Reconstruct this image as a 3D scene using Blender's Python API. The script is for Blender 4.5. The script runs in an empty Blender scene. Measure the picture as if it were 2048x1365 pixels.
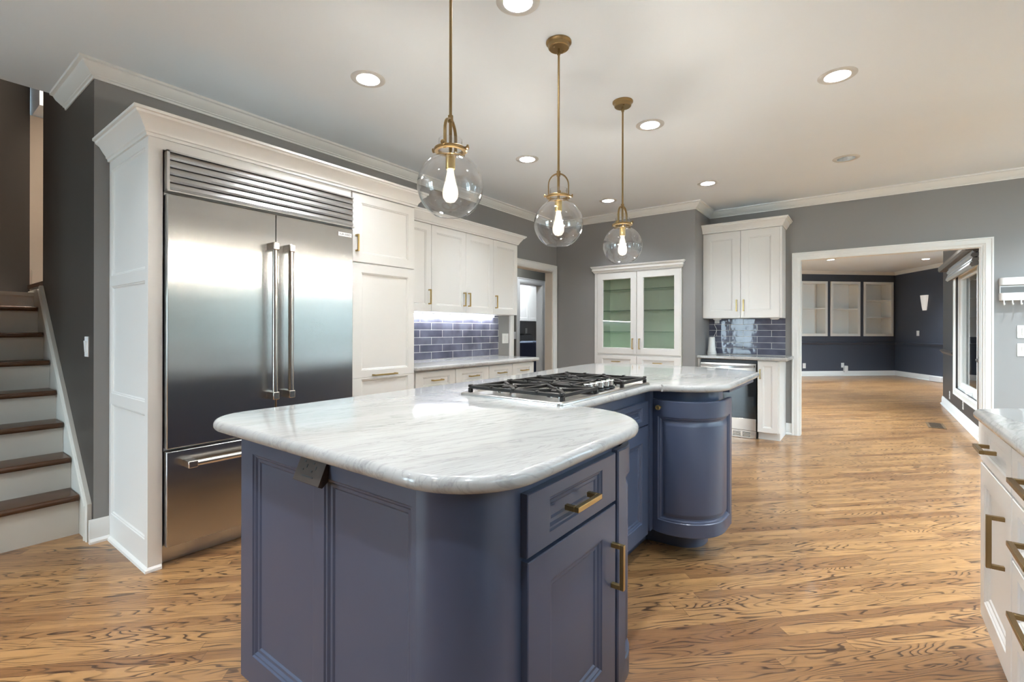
import bpy, bmesh, math, random
from mathutils import Vector, Matrix
from mathutils.geometry import tessellate_polygon
sc = bpy.context.scene
C = sc.collection
PI = math.pi
random.seed(7)
# ------------------------------------------------------------------ camera
cam_d = bpy.data.cameras.new('camera'); cam = bpy.data.objects.new('camera', cam_d); C.objects.link(cam)
cam_d.sensor_width = 36.0; cam_d.lens = 954.8 * 36.0 / 2048.0
cam_d.shift_y = (660.7 - 682.5) / 2048.0
cam_d.clip_start = 0.02
cam.matrix_world = Matrix.Translation((0, 0, 1.205)) @ Matrix.Rotation(0.6417, 4, 'Z') @ Matrix.Rotation(PI / 2, 4, 'X') @ Matrix.Rotation(0.002, 4, 'Z')
sc.camera = cam
# ------------------------------------------------------------------ view, world, exposure
sc.view_settings.view_transform = 'Standard'; sc.view_settings.look = 'None'
sc.view_settings.gamma = 1.0; sc.view_settings.use_curve_mapping = False
sc.view_settings.exposure = 1.25
cy = sc.cycles
cy.use_denoising = True
try: cy.denoiser = 'OPENIMAGEDENOISE'
except Exception: pass
cy.max_bounces = 10; cy.diffuse_bounces = 5; cy.glossy_bounces = 5; cy.transmission_bounces = 6; cy.transparent_max_bounces = 16
cy.caustics_reflective = False; cy.caustics_refractive = False
cy.sample_clamp_indirect = 6.0
SKY = 8.0
w = bpy.data.worlds.new('sky'); sc.world = w; w.use_nodes = True
bg = w.node_tree.nodes['Background']; bg.inputs[0].default_value = (0.70, 0.86, 1.0, 1); bg.inputs[1].default_value = SKY
CAN = 470.0        # recessed lamp strength
BULB = 22.0        # pendant bulb strength
STRIP = 40.0       # under-cabinet strip
def portal(loc, rot, sx, sy):
    l = bpy.data.lights.new('window_daylight', 'AREA'); l.shape = 'RECTANGLE'; l.size = sx; l.size_y = sy
    l.cycles.is_portal = True
    o = bpy.data.objects.new('window_daylight', l); C.objects.link(o); o.location = loc; o.rotation_euler = rot
portal((2.45, 4.45, 1.35), (0, PI / 2, 0), 1.75, 3.0)
portal((1.72, 2.44, 1.26), (PI / 2, 0, 0), 0.95, 2.28)
portal((1.12, 1.15, 1.6), (0, PI / 2, 0), 1.1, 2.3)
portal((1.12, 8.27, 1.2), (0, PI / 2, 0), 1.65, 1.78)
portal((-3.92, 9.9, 1.35), (0, -PI / 2, 0), 2.2, 5.2)
portal((-3.45, -3.13, 1.15), (PI / 2, 0, 0), 1.5, 2.19)
portal((3.42, 12.6, 1.35), (0, PI / 2, 0), 2.2, 3.2)

# ------------------------------------------------------------------ materials
def mat(name, col, rough=0.5, metal=0.0, spec=0.5, coat=0.0, emit=None, es=0.0):
    m = bpy.data.materials.new(name); m.use_nodes = True
    b = m.node_tree.nodes['Principled BSDF']
    b.inputs['Base Color'].default_value = (*col, 1); b.inputs['Roughness'].default_value = rough
    b.inputs['Metallic'].default_value = metal; b.inputs['Specular IOR Level'].default_value = spec
    b.inputs['Coat Weight'].default_value = coat; b.inputs['Coat Roughness'].default_value = 0.08
    if emit: b.inputs['Emission Color'].default_value = (*emit, 1); b.inputs['Emission Strength'].default_value = es
    return m
def nd(m, t, **k):
    n = m.node_tree.nodes.new(t)
    for a, v in k.items(): setattr(n, a, v)
    return n
def lk(m, a, b): m.node_tree.links.new(a, b)
def paint(name, col, rough=0.55, bump=0.02, sc_=260.0, var=0.03, **k):
    m = mat(name, col, rough, **k); b = m.node_tree.nodes['Principled BSDF']
    g = nd(m, 'ShaderNodeNewGeometry')
    n = nd(m, 'ShaderNodeTexNoise'); n.inputs['Scale'].default_value = sc_; n.inputs['Detail'].default_value = 2
    lk(m, g.outputs['Position'], n.inputs['Vector'])
    bp = nd(m, 'ShaderNodeBump'); bp.inputs['Strength'].default_value = bump; bp.inputs['Distance'].default_value = 0.002
    lk(m, n.outputs['Fac'], bp.inputs['Height']); lk(m, bp.outputs['Normal'], b.inputs['Normal'])
    n2 = nd(m, 'ShaderNodeTexNoise'); n2.inputs['Scale'].default_value = 1.3; lk(m, g.outputs['Position'], n2.inputs['Vector'])
    mx = nd(m, 'ShaderNodeMix', data_type='RGBA'); mx.inputs[6].default_value = (*[c * (1 - var) for c in col], 1); mx.inputs[7].default_value = (*[min(1, c * (1 + var)) for c in col], 1)
    lk(m, n2.outputs['Fac'], mx.inputs[0]); lk(m, mx.outputs[2], b.inputs['Base Color'])
    return m
WALL = paint('grey_wall_paint', (0.262, 0.256, 0.252), 0.5)
CEIL = paint('ceiling_paint', (0.80, 0.855, 0.905), 0.8, 0.04)
TRIM = paint('white_trim_paint', (0.80, 0.80, 0.78), 0.32, 0.0)
CAB = paint('white_cabinet_paint', (0.79, 0.78, 0.755), 0.33, 0.005)
NAVY = paint('slate_blue_cabinet_paint', (0.066, 0.083, 0.138), 0.30, 0.02, 500)
DARKW = paint('dark_taupe_wall', (0.052, 0.045, 0.040), 0.45)  # stair walls, darker in colour than the grey walls
NAVYW = paint('charcoal_navy_paint', (0.062, 0.072, 0.098), 0.42)
BEIGE = paint('warm_beige_paint', (0.66, 0.59, 0.51), 0.6)
STAIRW = paint('stair_white_paint', (0.62, 0.60, 0.55), 0.45)
BRASS = mat('antique_brass', (0.52, 0.37, 0.15), 0.30, 1.0)
BRASS2 = mat('aged_bronze_brass', (0.30, 0.205, 0.095), 0.33, 1.0)
BRONZE = mat('dark_bronze', (0.050, 0.033, 0.024), 0.5, 0.25)
BLACK = mat('black_enamel', (0.012, 0.012, 0.012), 0.35)
IRON = mat('cast_iron', (0.012, 0.010, 0.009), 0.45, spec=0.3)
CHROME = mat('polished_steel', (0.72, 0.72, 0.72), 0.16, 1.0)
NICKEL = mat('satin_nickel', (0.62, 0.58, 0.53), 0.25, 1.0)
PLASTIC = mat('white_plastic', (0.80, 0.80, 0.79), 0.35)
BLACKGLASS = mat('black_glass', (0.012, 0.013, 0.014), 0.04, 0.0, 0.6)
APPL = mat('dark_blue_appliance_enamel', (0.028, 0.036, 0.075), 0.22, 0.2)
LENS = mat('lamp_lens', (0.9, 0.9, 0.9), 0.5, emit=(0.88, 0.945, 1.0), es=CAN)
LENSW = mat('warm_fill_lens', (0.9, 0.9, 0.9), 0.5, emit=(1.0, 0.86, 0.70), es=CAN * 1.5)  # for the warm lamps added out of view
LENSD = mat('dining_lamp_lens', (0.9, 0.9, 0.9), 0.5, emit=(0.84, 0.93, 1.0), es=CAN * 4.6)
LENSN = mat('nook_fill_lens', (0.9, 0.9, 0.9), 0.5, emit=(0.82, 0.92, 1.0), es=CAN * 3.4)  # for the nook lamps added out of view
LENSOFF = mat('unlit_lens_faint_glow', (0.75, 0.76, 0.72), 0.2, emit=(1.0, 0.95, 0.88), es=0.5)  # lamp is off; a faint glow is put into its lens
CONE = mat('lamp_reflector', (0.86, 0.86, 0.85), 0.22, 0.85)
RING = mat('lamp_trim_ring', (0.60, 0.59, 0.56), 0.4)
FIL = mat('filament', (1, 0.8, 0.5), 0.5, emit=(1.0, 0.93, 0.84), es=560.0)
STRIPM = mat('led_strip', (1, 1, 1), 0.5, emit=(0.93, 0.96, 1.0), es=STRIP)
OUTSIDE = mat('pale_bounce_ground', (0.45, 0.45, 0.42), 0.9)  # unseen ground kept pale to bounce sky light up to the ceiling
LEAF = mat('leaf_green', (0.05, 0.12, 0.05), 0.6)
BARK = mat('bark', (0.16, 0.13, 0.10), 0.9)
SHADEF = mat('grey_woven_shade', (0.30, 0.30, 0.29), 0.8)
VALW = mat('brown_wood_valance', (0.11, 0.09, 0.075), 0.5)
SCONCEM = mat('frosted_sconce_glass', (0.85, 0.85, 0.85), 0.4, emit=(1, 0.97, 0.92), es=0.12)

def glass(name, tint=(1, 1, 1), refl=1.0, ior=1.5, edge=0.0):
    m = bpy.data.materials.new(name); m.use_nodes = True; nt = m.node_tree; nt.nodes.clear()
    out = nd(m, 'ShaderNodeOutputMaterial'); t = nd(m, 'ShaderNodeBsdfTransparent'); t.inputs[0].default_value = (*tint, 1)
    g = nd(m, 'ShaderNodeBsdfGlossy'); g.inputs['Roughness'].default_value = 0.015
    f = nd(m, 'ShaderNodeLayerWeight'); f.inputs['Blend'].default_value = 0.5
    pw = nd(m, 'ShaderNodeMath', operation='POWER'); lk(m, f.outputs['Facing'], pw.inputs[0]); pw.inputs[1].default_value = 5.0
    mu = nd(m, 'ShaderNodeMath', operation='MULTIPLY_ADD'); lk(m, pw.outputs[0], mu.inputs[0]); mu.inputs[1].default_value = 0.95 * refl; mu.inputs[2].default_value = 0.045 * refl; mu.use_clamp = True
    mx = nd(m, 'ShaderNodeMixShader'); lk(m, mu.outputs[0], mx.inputs[0])
    lk(m, t.outputs[0], mx.inputs[1]); lk(m, g.outputs[0], mx.inputs[2]); lk(m, mx.outputs[0], out.inputs['Surface'])
    return m
GLASS = glass('window_glass', (0.97, 0.99, 0.98), 1.0)
GLOBE = glass('clear_globe_glass', (1.0, 1.0, 1.0), 1.5, 1.45)
BULBG = glass('bulb_glass', (1.0, 0.97, 0.92), 1.0)
_o = [n for n in BULBG.node_tree.nodes if n.type == 'OUTPUT_MATERIAL'][0]; _s = _o.inputs[0].links[0].from_socket
_e = nd(BULBG, 'ShaderNodeEmission'); _e.inputs[0].default_value = (1.0, 0.90, 0.74, 1); _e.inputs[1].default_value = 0.28
_a = nd(BULBG, 'ShaderNodeAddShader'); lk(BULBG, _s, _a.inputs[0]); lk(BULBG, _e.outputs[0], _a.inputs[1]); lk(BULBG, _a.outputs[0], _o.inputs[0])
SHELFG = glass('green_edge_shelf_glass', (0.72, 0.84, 0.77), 1.0)

# steel with a vertical grain: reflections smear sideways
def steel(name, col=(0.56, 0.555, 0.545), r=0.26, an=0.75):
    m = mat(name, col, r, 1.0); b = m.node_tree.nodes['Principled BSDF']
    b.inputs['Anisotropic'].default_value = an
    t = nd(m, 'ShaderNodeTangent', direction_type='RADIAL', axis='Z'); lk(m, t.outputs[0], b.inputs['Tangent'])
    g = nd(m, 'ShaderNodeNewGeometry'); mp = nd(m, 'ShaderNodeMapping'); mp.inputs['Scale'].default_value = (0.8, 0.8, 9.0)
    n = nd(m, 'ShaderNodeTexNoise'); n.inputs['Scale'].default_value = 1.0; n.inputs['Detail'].default_value = 1.0
    lk(m, g.outputs['Position'], mp.inputs[0]); lk(m, mp.outputs[0], n.inputs['Vector'])
    bp = nd(m, 'ShaderNodeBump'); bp.inputs['Strength'].default_value = 0.10; bp.inputs['Distance'].default_value = 0.012
    lk(m, n.outputs['Fac'], bp.inputs['Height']); lk(m, bp.outputs[0], b.inputs['Normal'])
    return m
STEEL = steel('brushed_stainless_steel')
STEEL2 = mat('plain_stainless_steel', (0.60, 0.59, 0.57), 0.28, 1.0)

def marble(name, ang, base=(0.47, 0.467, 0.457), dark=(0.16, 0.16, 0.165)):
    m = mat(name, base, 0.10, spec=0.5); b = m.node_tree.nodes['Principled BSDF']
    g = nd(m, 'ShaderNodeNewGeometry')
    mp = nd(m, 'ShaderNodeMapping'); mp.vector_type = 'TEXTURE'; mp.inputs['Rotation'].default_value = (0, 0, ang); mp.inputs['Scale'].default_value = (0.9, 0.14, 0.3)
    lk(m, g.outputs['Position'], mp.inputs[0])
    def noise(s, d, dist=0.0, r=0.6):
        n = nd(m, 'ShaderNodeTexNoise'); n.inputs['Scale'].default_value = s; n.inputs['Detail'].default_value = d; n.inputs['Distortion'].default_value = dist; n.inputs['Roughness'].default_value = r
        lk(m, mp.outputs[0], n.inputs['Vector']); return n
    def ramp(src, stops):
        r = nd(m, 'ShaderNodeValToRGB'); e = r.color_ramp.elements
        e[0].position, e[0].color = stops[0][0], (*[stops[0][1]] * 3, 1); e[1].position, e[1].color = stops[1][0], (*[stops[1][1]] * 3, 1)
        for p, v in stops[2:]: x = e.new(p); x.color = (v, v, v, 1)
        lk(m, src, r.inputs[0]); return r
    broad = ramp(noise(0.9, 4, 0.5).outputs['Fac'], [(0.50, 0.0), (0.66, 1.0)])
    cloud = ramp(noise(1.7, 5, 0.8).outputs['Fac'], [(0.40, 0.0), (0.75, 0.6)])
    fine = ramp(noise(3.6, 9, 1.3, 0.72).outputs['Fac'], [(0.50, 0.0), (0.70, 1.0)])
    vein = ramp(noise(1.1, 6, 1.6, 0.62).outputs['Fac'], [(0.0, 0.0), (1.0, 0.0), (0.482, 0.0), (0.5, 0.7), (0.515, 0.0)])
    a0 = nd(m, 'ShaderNodeMath', operation='MULTIPLY_ADD'); lk(m, broad.outputs[0], a0.inputs[0]); a0.inputs[1].default_value = 0.75; a0.inputs[2].default_value = 0.22
    a1 = nd(m, 'ShaderNodeMath', operation='MULTIPLY'); lk(m, cloud.outputs[0], a1.inputs[0]); a1.inputs[1].default_value = 0.34
    af = nd(m, 'ShaderNodeMath', operation='MULTIPLY'); lk(m, fine.outputs[0], af.inputs[0]); lk(m, a0.outputs[0], af.inputs[1])
    a2 = nd(m, 'ShaderNodeMath', operation='MULTIPLY_ADD'); lk(m, af.outputs[0], a2.inputs[0]); a2.inputs[1].default_value = 0.8; lk(m, a1.outputs[0], a2.inputs[2])
    a3 = nd(m, 'ShaderNodeMath', operation='MULTIPLY_ADD'); lk(m, vein.outputs[0], a3.inputs[0]); a3.inputs[1].default_value = 0.4; lk(m, a2.outputs[0], a3.inputs[2]); a3.use_clamp = True
    mx = nd(m, 'ShaderNodeMix', data_type='RGBA'); mx.inputs[6].default_value = (*base, 1); mx.inputs[7].default_value = (*dark, 1)
    lk(m, a3.outputs[0], mx.inputs[0])
    warm = ramp(noise(1.1, 3).outputs['Fac'], [(0.55, 0.0), (0.75, 0.35)])
    mx2 = nd(m, 'ShaderNodeMix', data_type='RGBA'); mx2.blend_type = 'MULTIPLY'; mx2.inputs[7].default_value = (0.92, 0.82, 0.70, 1)
    lk(m, warm.outputs[0], mx2.inputs[0]); lk(m, mx.outputs[2], mx2.inputs[6]); lk(m, mx2.outputs[2], b.inputs['Base Color'])
    return m
STEEL3 = mat('wine_fridge_steel', (0.40, 0.33, 0.28), 0.14, 1.0)  # brown reflection of the oak floor put into the steel colour
MARBLE = marble('white_grey_marble', math.radians(76))

def oak(name):
    m = mat(name, (0.4, 0.25, 0.12), 0.28, spec=0.6, coat=0.30); b = m.node_tree.nodes['Principled BSDF']
    b.inputs['Coat Roughness'].default_value = 0.09
    N = lambda t, **k: nd(m, t, **k)
    def math_(op, a, c=None, d=None):
        n = N('ShaderNodeMath', operation=op)
        for i, v in enumerate((a, c, d)):
            if v is None: continue
            if isinstance(v, (int, float)): n.inputs[i].default_value = v
            else: lk(m, v, n.inputs[i])
        return n.outputs[0]
    g = N('ShaderNodeNewGeometry'); mp = N('ShaderNodeMapping'); mp.inputs['Rotation'].default_value = (0, 0, -PI / 4)
    lk(m, g.outputs['Position'], mp.inputs[0]); s = N('ShaderNodeSeparateXYZ'); lk(m, mp.outputs[0], s.inputs[0])
    u, v = s.outputs[0], s.outputs[1]
    W = 0.057; L = 0.95
    vr = math_('DIVIDE', v, W); row = math_('FLOOR', vr); vf = math_('SUBTRACT', vr, row)
    w1 = N('ShaderNodeTexWhiteNoise', noise_dimensions='1D'); lk(m, row, w1.inputs['W'])
    uu = math_('ADD', math_('DIVIDE', u, L), math_('MULTIPLY', w1.outputs['Value'], 7.0)); ub = math_('FLOOR', uu); uf = math_('SUBTRACT', uu, ub)
    cmb = N('ShaderNodeCombineXYZ'); lk(m, row, cmb.inputs[0]); lk(m, ub, cmb.inputs[1])
    w2 = N('ShaderNodeTexWhiteNoise', noise_dimensions='2D'); lk(m, cmb.outputs[0], w2.inputs['Vector'])
    rnd = w2.outputs['Value']
    # grain: contour lines of a stretched noise
    gv = N('ShaderNodeCombineXYZ'); lk(m, math_('MULTIPLY', u, 1.25), gv.inputs[0]); lk(m, math_('MULTIPLY', v, 9.0), gv.inputs[1]); lk(m, math_('MULTIPLY', rnd, 37.0), gv.inputs[2])
    n1 = N('ShaderNodeTexNoise'); n1.inputs['Scale'].default_value = 1.0; n1.inputs['Detail'].default_value = 2.0; n1.inputs['Roughness'].default_value = 0.4; n1.inputs['Distortion'].default_value = 0.15
    lk(m, gv.outputs[0], n1.inputs['Vector'])
    saw = math_('FRACT', math_('MULTIPLY', n1.outputs['Fac'], 26.0))
    r1 = N('ShaderNodeValToRGB'); e = r1.color_ramp.elements; e[0].position = 0.0; e[0].color = (0.10, 0.10, 0.10, 1); e[1].position = 1.0; e[1].color = (0.0, 0.0, 0.0, 1)
    for p, c in ((0.45, 0.04), (0.70, 0.35), (0.82, 1.0), (0.95, 0.9)): x = e.new(p); x.color = (c, c, c, 1)
    e[0].color = (0.2, 0.2, 0.2, 1)
    lk(m, saw, r1.inputs[0])
    # fade the lines in and out
    n3 = N('ShaderNodeTexNoise'); n3.inputs['Scale'].default_value = 2.2; n3.inputs['Detail'].default_value = 3; lk(m, gv.outputs[0], n3.inputs['Vector'])
    r3 = N('ShaderNodeValToRGB'); r3.color_ramp.elements[0].position = 0.34; r3.color_ramp.elements[1].position = 0.52; lk(m, n3.outputs['Fac'], r3.inputs[0])
    line = math_('MULTIPLY', r1.outputs[0], r3.outputs[0])
    # fine pores
    pv = N('ShaderNodeCombineXYZ'); lk(m, math_('MULTIPLY', u, 12.0), pv.inputs[0]); lk(m, math_('MULTIPLY', v, 320.0), pv.inputs[1]); lk(m, rnd, pv.inputs[2])
    n4 = N('ShaderNodeTexNoise'); n4.inputs['Scale'].default_value = 1.0; n4.inputs['Detail'].default_value = 2; lk(m, pv.outputs[0], n4.inputs['Vector'])
    pore = math_('MULTIPLY', math_('SUBTRACT', n4.outputs['Fac'], 0.5), 0.7)
    tone = math_('ADD', math_('MULTIPLY', math_('POWER', rnd, 1.8), 0.8), pore)
    mxa = N('ShaderNodeMix', data_type='RGBA'); mxa.inputs[6].default_value = (0.42, 0.228, 0.092, 1); mxa.inputs[7].default_value = (0.185, 0.080, 0.031, 1); lk(m, tone, mxa.inputs[0])
    mxb = N('ShaderNodeMix', data_type='RGBA'); mxb.inputs[7].default_value = (0.050, 0.022, 0.010, 1); lk(m, math_('MULTIPLY', line, 0.95), mxb.inputs[0]); lk(m, mxa.outputs[2], mxb.inputs[6])
    # seams
    e1 = math_('LESS_THAN', math_('MINIMUM', vf, math_('SUBTRACT', 1.0, vf)), 0.010)
    e2 = math_('LESS_THAN', math_('MINIMUM', uf, math_('SUBTRACT', 1.0, uf)), 0.0010)
    seam = math_('MAXIMUM', e1, e2)
    mxc = N('ShaderNodeMix', data_type='RGBA'); mxc.inputs[7].default_value = (0.11, 0.055, 0.025, 1); lk(m, math_('MULTIPLY', seam, 0.75), mxc.inputs[0]); lk(m, mxb.outputs[2], mxc.inputs[6])
    lk(m, mxc.outputs[2], b.inputs['Base Color'])
    bp = N('ShaderNodeBump'); bp.inputs['Strength'].default_value = 0.25; bp.inputs['Distance'].default_value = 0.001
    h = math_('SUBTRACT', 1.0, math_('ADD', seam, math_('MULTIPLY', line, 0.3)))
    lk(m, h, bp.inputs['Height']); lk(m, bp.outputs[0], b.inputs['Normal'])
    n5 = N('ShaderNodeTexNoise'); n5.inputs['Scale'].default_value = 3.0; n5.inputs['Detail'].default_value = 3; lk(m, g.outputs['Position'], n5.inputs['Vector'])
    lk(m, math_('MULTIPLY_ADD', n5.outputs['Fac'], 0.16, 0.27), b.inputs['Roughness'])
    return m
OAK = oak('oak_strip_floor')
TREAD = paint('dark_oak_tread', (0.085, 0.038, 0.018), 0.25, 0.05, 40, 0.35)

def tiles(name, axis, u0, z0, seed=0.0):
    m = mat(name, (0.12, 0.12, 0.18), 0.12, spec=0.35); b = m.node_tree.nodes['Principled BSDF']
    g = nd(m, 'ShaderNodeNewGeometry'); s = nd(m, 'ShaderNodeSeparateXYZ'); lk(m, g.outputs['Position'], s.inputs[0])
    c = nd(m, 'ShaderNodeCombineXYZ')
    a = nd(m, 'ShaderNodeMath', operation='SUBTRACT'); lk(m, s.outputs[axis], a.inputs[0]); a.inputs[1].default_value = u0
    z = nd(m, 'ShaderNodeMath', operation='SUBTRACT'); lk(m, s.outputs[2], z.inputs[0]); z.inputs[1].default_value = z0
    lk(m, a.outputs[0], c.inputs[0]); lk(m, z.outputs[0], c.inputs[1])
    br = nd(m, 'ShaderNodeTexBrick'); br.offset = 0.5; br.offset_frequency = 2; br.squash = 1.0
    br.inputs['Scale'].default_value = 1.0; br.inputs['Brick Width'].default_value = 0.3065; br.inputs['Row Height'].default_value = 0.0732
    br.inputs['Mortar Size'].default_value = 0.0022; br.inputs['Mortar Smooth'].default_value = 0.1; br.inputs['Bias'].default_value = 0.0
    br.inputs['Color1'].default_value = (0.100, 0.104, 0.150, 1); br.inputs['Color2'].default_value = (0.165, 0.170, 0.225, 1); br.inputs['Mortar'].default_value = (0.75, 0.75, 0.74, 1)
    lk(m, c.outputs[0], br.inputs['Vector'])
    n = nd(m, 'ShaderNodeTexNoise'); n.inputs['Scale'].default_value = 6.0; n.inputs['Detail'].default_value = 2; lk(m, g.outputs['Position'], n.inputs['Vector'])
    mu = nd(m, 'ShaderNodeMix', data_type='RGBA'); mu.blend_type = 'MULTIPLY'; mu.inputs[0].default_value = 1.0
    rr = nd(m, 'ShaderNodeValToRGB'); rr.color_ramp.elements[0].color = (0.68, 0.68, 0.68, 1); rr.color_ramp.elements[1].color = (1.3, 1.3, 1.3, 1); rr.color_ramp.elements[0].position = 0.3; rr.color_ramp.elements[1].position = 0.7
    lk(m, n.outputs['Fac'], rr.inputs[0]); lk(m, br.outputs['Color'], mu.inputs[6]); lk(m, rr.outputs[0], mu.inputs[7])
    # keep the grout its own colour
    mx = nd(m, 'ShaderNodeMix', data_type='RGBA'); lk(m, br.outputs['Fac'], mx.inputs[0]); lk(m, mu.outputs[2], mx.inputs[6]); mx.inputs[7].default_value = (0.75, 0.75, 0.74, 1)
    lk(m, mx.outputs[2], b.inputs['Base Color'])
    ro = nd(m, 'ShaderNodeMath', operation='MULTIPLY_ADD'); lk(m, br.outputs['Fac'], ro.inputs[0]); ro.inputs[1].default_value = 0.6; ro.inputs[2].default_value = 0.045; lk(m, ro.outputs[0], b.inputs['Roughness'])
    n2 = nd(m, 'ShaderNodeTexNoise'); n2.inputs['Scale'].default_value = 9.0; lk(m, g.outputs['Position'], n2.inputs['Vector'])
    h = nd(m, 'ShaderNodeMath', operation='MULTIPLY_ADD'); lk(m, br.outputs['Fac'], h.inputs[0]); h.inputs[1].default_value = -0.4; lk(m, n2.outputs['Fac'], h.inputs[2])
    bp = nd(m, 'ShaderNodeBump'); bp.inputs['Strength'].default_value = 0.22; bp.inputs['Distance'].default_value = 0.006; lk(m, h.outputs[0], bp.inputs['Height']); lk(m, bp.outputs[0], b.inputs['Normal'])
    return m

# ------------------------------------------------------------------ mesh helpers
class MB:
    def __init__(s): s.v = []; s.f = []; s.m = []
    def add(s, vs, fs, mi=0):
        o = len(s.v); s.v += [tuple(p) for p in vs]
        for f in fs: s.f.append([o + i for i in f]); s.m.append(mi)
        return s
    def box(s, x0, x1, y0, y1, z0, z1, mi=0):
        return s.add([(x0, y0, z0), (x1, y0, z0), (x1, y1, z0), (x0, y1, z0), (x0, y0, z1), (x1, y0, z1), (x1, y1, z1), (x0, y1, z1)],
                     [(0, 3, 2, 1), (4, 5, 6, 7), (0, 1, 5, 4), (1, 2, 6, 5), (2, 3, 7, 6), (3, 0, 4, 7)], mi)
    def obox(s, c, ax, ay, az, mi=0):   # centre + three half-axis vectors
        c, ax, ay, az = map(Vector, (c, ax, ay, az)); q = [(-1, -1, -1), (1, -1, -1), (1, 1, -1), (-1, 1, -1), (-1, -1, 1), (1, -1, 1), (1, 1, 1), (-1, 1, 1)]
        return s.add([c + ax * a + ay * b + az * d for a, b, d in q], [(0, 3, 2, 1), (4, 5, 6, 7), (0, 1, 5, 4), (1, 2, 6, 5), (2, 3, 7, 6), (3, 0, 4, 7)], mi)
    def rings(s, rs, close0=True, close1=True, mi=0, cyc=True):
        n = len(rs[0]); vs = [p for r in rs for p in r]; fs = []
        for k in range(len(rs) - 1):
            for i in range(n if cyc else n - 1):
                j = (i + 1) % n; fs.append((k * n + i, k * n + j, (k + 1) * n + j, (k + 1) * n + i))
        s.add(vs, fs, mi); o = len(s.v) - len(vs)
        for flag, base, rev in ((close0, 0, True), (close1, (len(rs) - 1) * n, False)):
            if flag:
                pts = [Vector(vs[base + i]) for i in range(n)]
                for t in tessellate_polygon([pts]):
                    a, b_, c = t
                    nn = (pts[b_] - pts[a]).cross(pts[c] - pts[a])
                    s.f.append([o + base + i for i in t]); s.m.append(mi)
        return s
    def prism(s, out, z0, z1, mi=0): return s.rings([[(x, y, z0) for x, y in out], [(x, y, z1) for x, y in out]], mi=mi)
    def lathe(s, prof, cx=0, cy_=0, n=32, mi=0, c0=False, c1=False, axis='z', org=(0, 0, 0)):
        rs = []
        for r, z in prof:
            ring = []
            for i in range(n):
                a = 2 * PI * i / n; p = (r * math.cos(a), r * math.sin(a), z)
                if axis == 'y': p = (p[0], p[2], p[1])
                if axis == 'x': p = (p[2], p[0], p[1])
                ring.append((p[0] + cx + org[0], p[1] + cy_ + org[1], p[2] + org[2]))
            rs.append(ring)
        return s.rings(rs, c0, c1, mi)
    def tube(s, pts, r, n=10, mi=0, caps=True):
        pts = [Vector(p) for p in pts]; rs = []; up = Vector((0, 0, 1)); prev = None
        for i, p in enumerate(pts):
            d = (pts[min(i + 1, len(pts) - 1)] - pts[max(i - 1, 0)]).normalized()
            if prev is None:
                a = d.cross(up) if abs(d.dot(up)) < 0.95 else d.cross(Vector((1, 0, 0)))
            else: a = prev - d * prev.dot(d)
            a.normalize(); prev = a; b_ = d.cross(a); rr = r[i] if isinstance(r, (list, tuple)) else r
            rs.append([p + a * (rr * math.cos(2 * PI * k / n)) + b_ * (rr * math.sin(2 * PI * k / n)) for k in range(n)])
        return s.rings(rs, caps, caps, mi)
    def build(s, name, mats, parent=None, smooth=0, bevel=0, world=True, bseg=2):
        me = bpy.data.meshes.new(name)
        off = Vector((0, 0, 0))
        if parent is not None and world:
            inv = parent.matrix_basis.inverted(); p = parent.parent
            M = inv if p is None else inv @ p.matrix_basis.inverted()
            vs = [M @ Vector(q) for q in s.v]
        else: vs = [Vector(q) for q in s.v]
        me.from_pydata([tuple(q) for q in vs], [], s.f); me.update()
        bm = bmesh.new(); bm.from_mesh(me); bmesh.ops.recalc_face_normals(bm, faces=bm.faces); bm.to_mesh(me); bm.free()
        if not isinstance(mats, (list, tuple)): mats = [mats]
        for q in mats: me.materials.append(q)
        if len(mats) > 1:
            for pl, mi in zip(me.polygons, s.m): pl.material_index = mi
        if smooth:
            for pl in me.polygons: pl.use_smooth = True
            me.set_sharp_from_angle(angle=math.radians(smooth))
        o = bpy.data.objects.new(name, me); C.objects.link(o)
        if parent is not None: o.parent = parent
        if bevel:
            bv = o.modifiers.new('bevel', 'BEVEL'); bv.width = bevel; bv.segments = bseg; bv.limit_method = 'ANGLE'; bv.angle_limit = math.radians(40)
            for pl in me.polygons: pl.use_smooth = True
            me.set_sharp_from_angle(angle=math.radians(60))
        return o
def tag(o, label=None, cat=None, group=None, kind=None):
    if label: o['label'] = label
    if cat: o['category'] = cat
    if group: o['group'] = group
    if kind: o['kind'] = kind
    return o
def thing(name, label, cat, loc=(0, 0, 0), rz=0.0, group=None):
    o = bpy.data.objects.new(name, None); C.objects.link(o); o.empty_display_size = 0.05
    o.matrix_basis = Matrix.Translation(loc) @ Matrix.Rotation(rz, 4, 'Z')
    return tag(o, label, cat, group)
def struct(name, mb, m, **k):
    return tag(mb.build(name, m, None, **k), kind='structure')
def dup(root, loc, label=None, rz=None):
    r = root.copy(); C.objects.link(r); r.location = loc
    if rz is not None: r.rotation_euler = (0, 0, rz)
    if label: r['label'] = label
    for ch in list(root.children):
        c = ch.copy(); C.objects.link(c); c.parent = r
        for g in list(ch.children):
            d = g.copy(); C.objects.link(d); d.parent = c
    return r
def rect_ring(l, r, b, t, y, N):
    return [(l + (r - l) * i / N, y, b) for i in range(N + 1)] + [(r - (r - l) * i / N, y, t) for i in range(N + 1)]
PROF = [(0.0, 0.0), (0.0025, 0.004), (0.008, 0.0045), (0.012, 0.009), (0.015, 0.010)]
RAISED = [(0.0, 0.0), (0.004, 0.006), (0.012, 0.007), (0.016, 0.012), (0.022, 0.012), (0.045, 0.004), (0.05, 0.003)]
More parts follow.
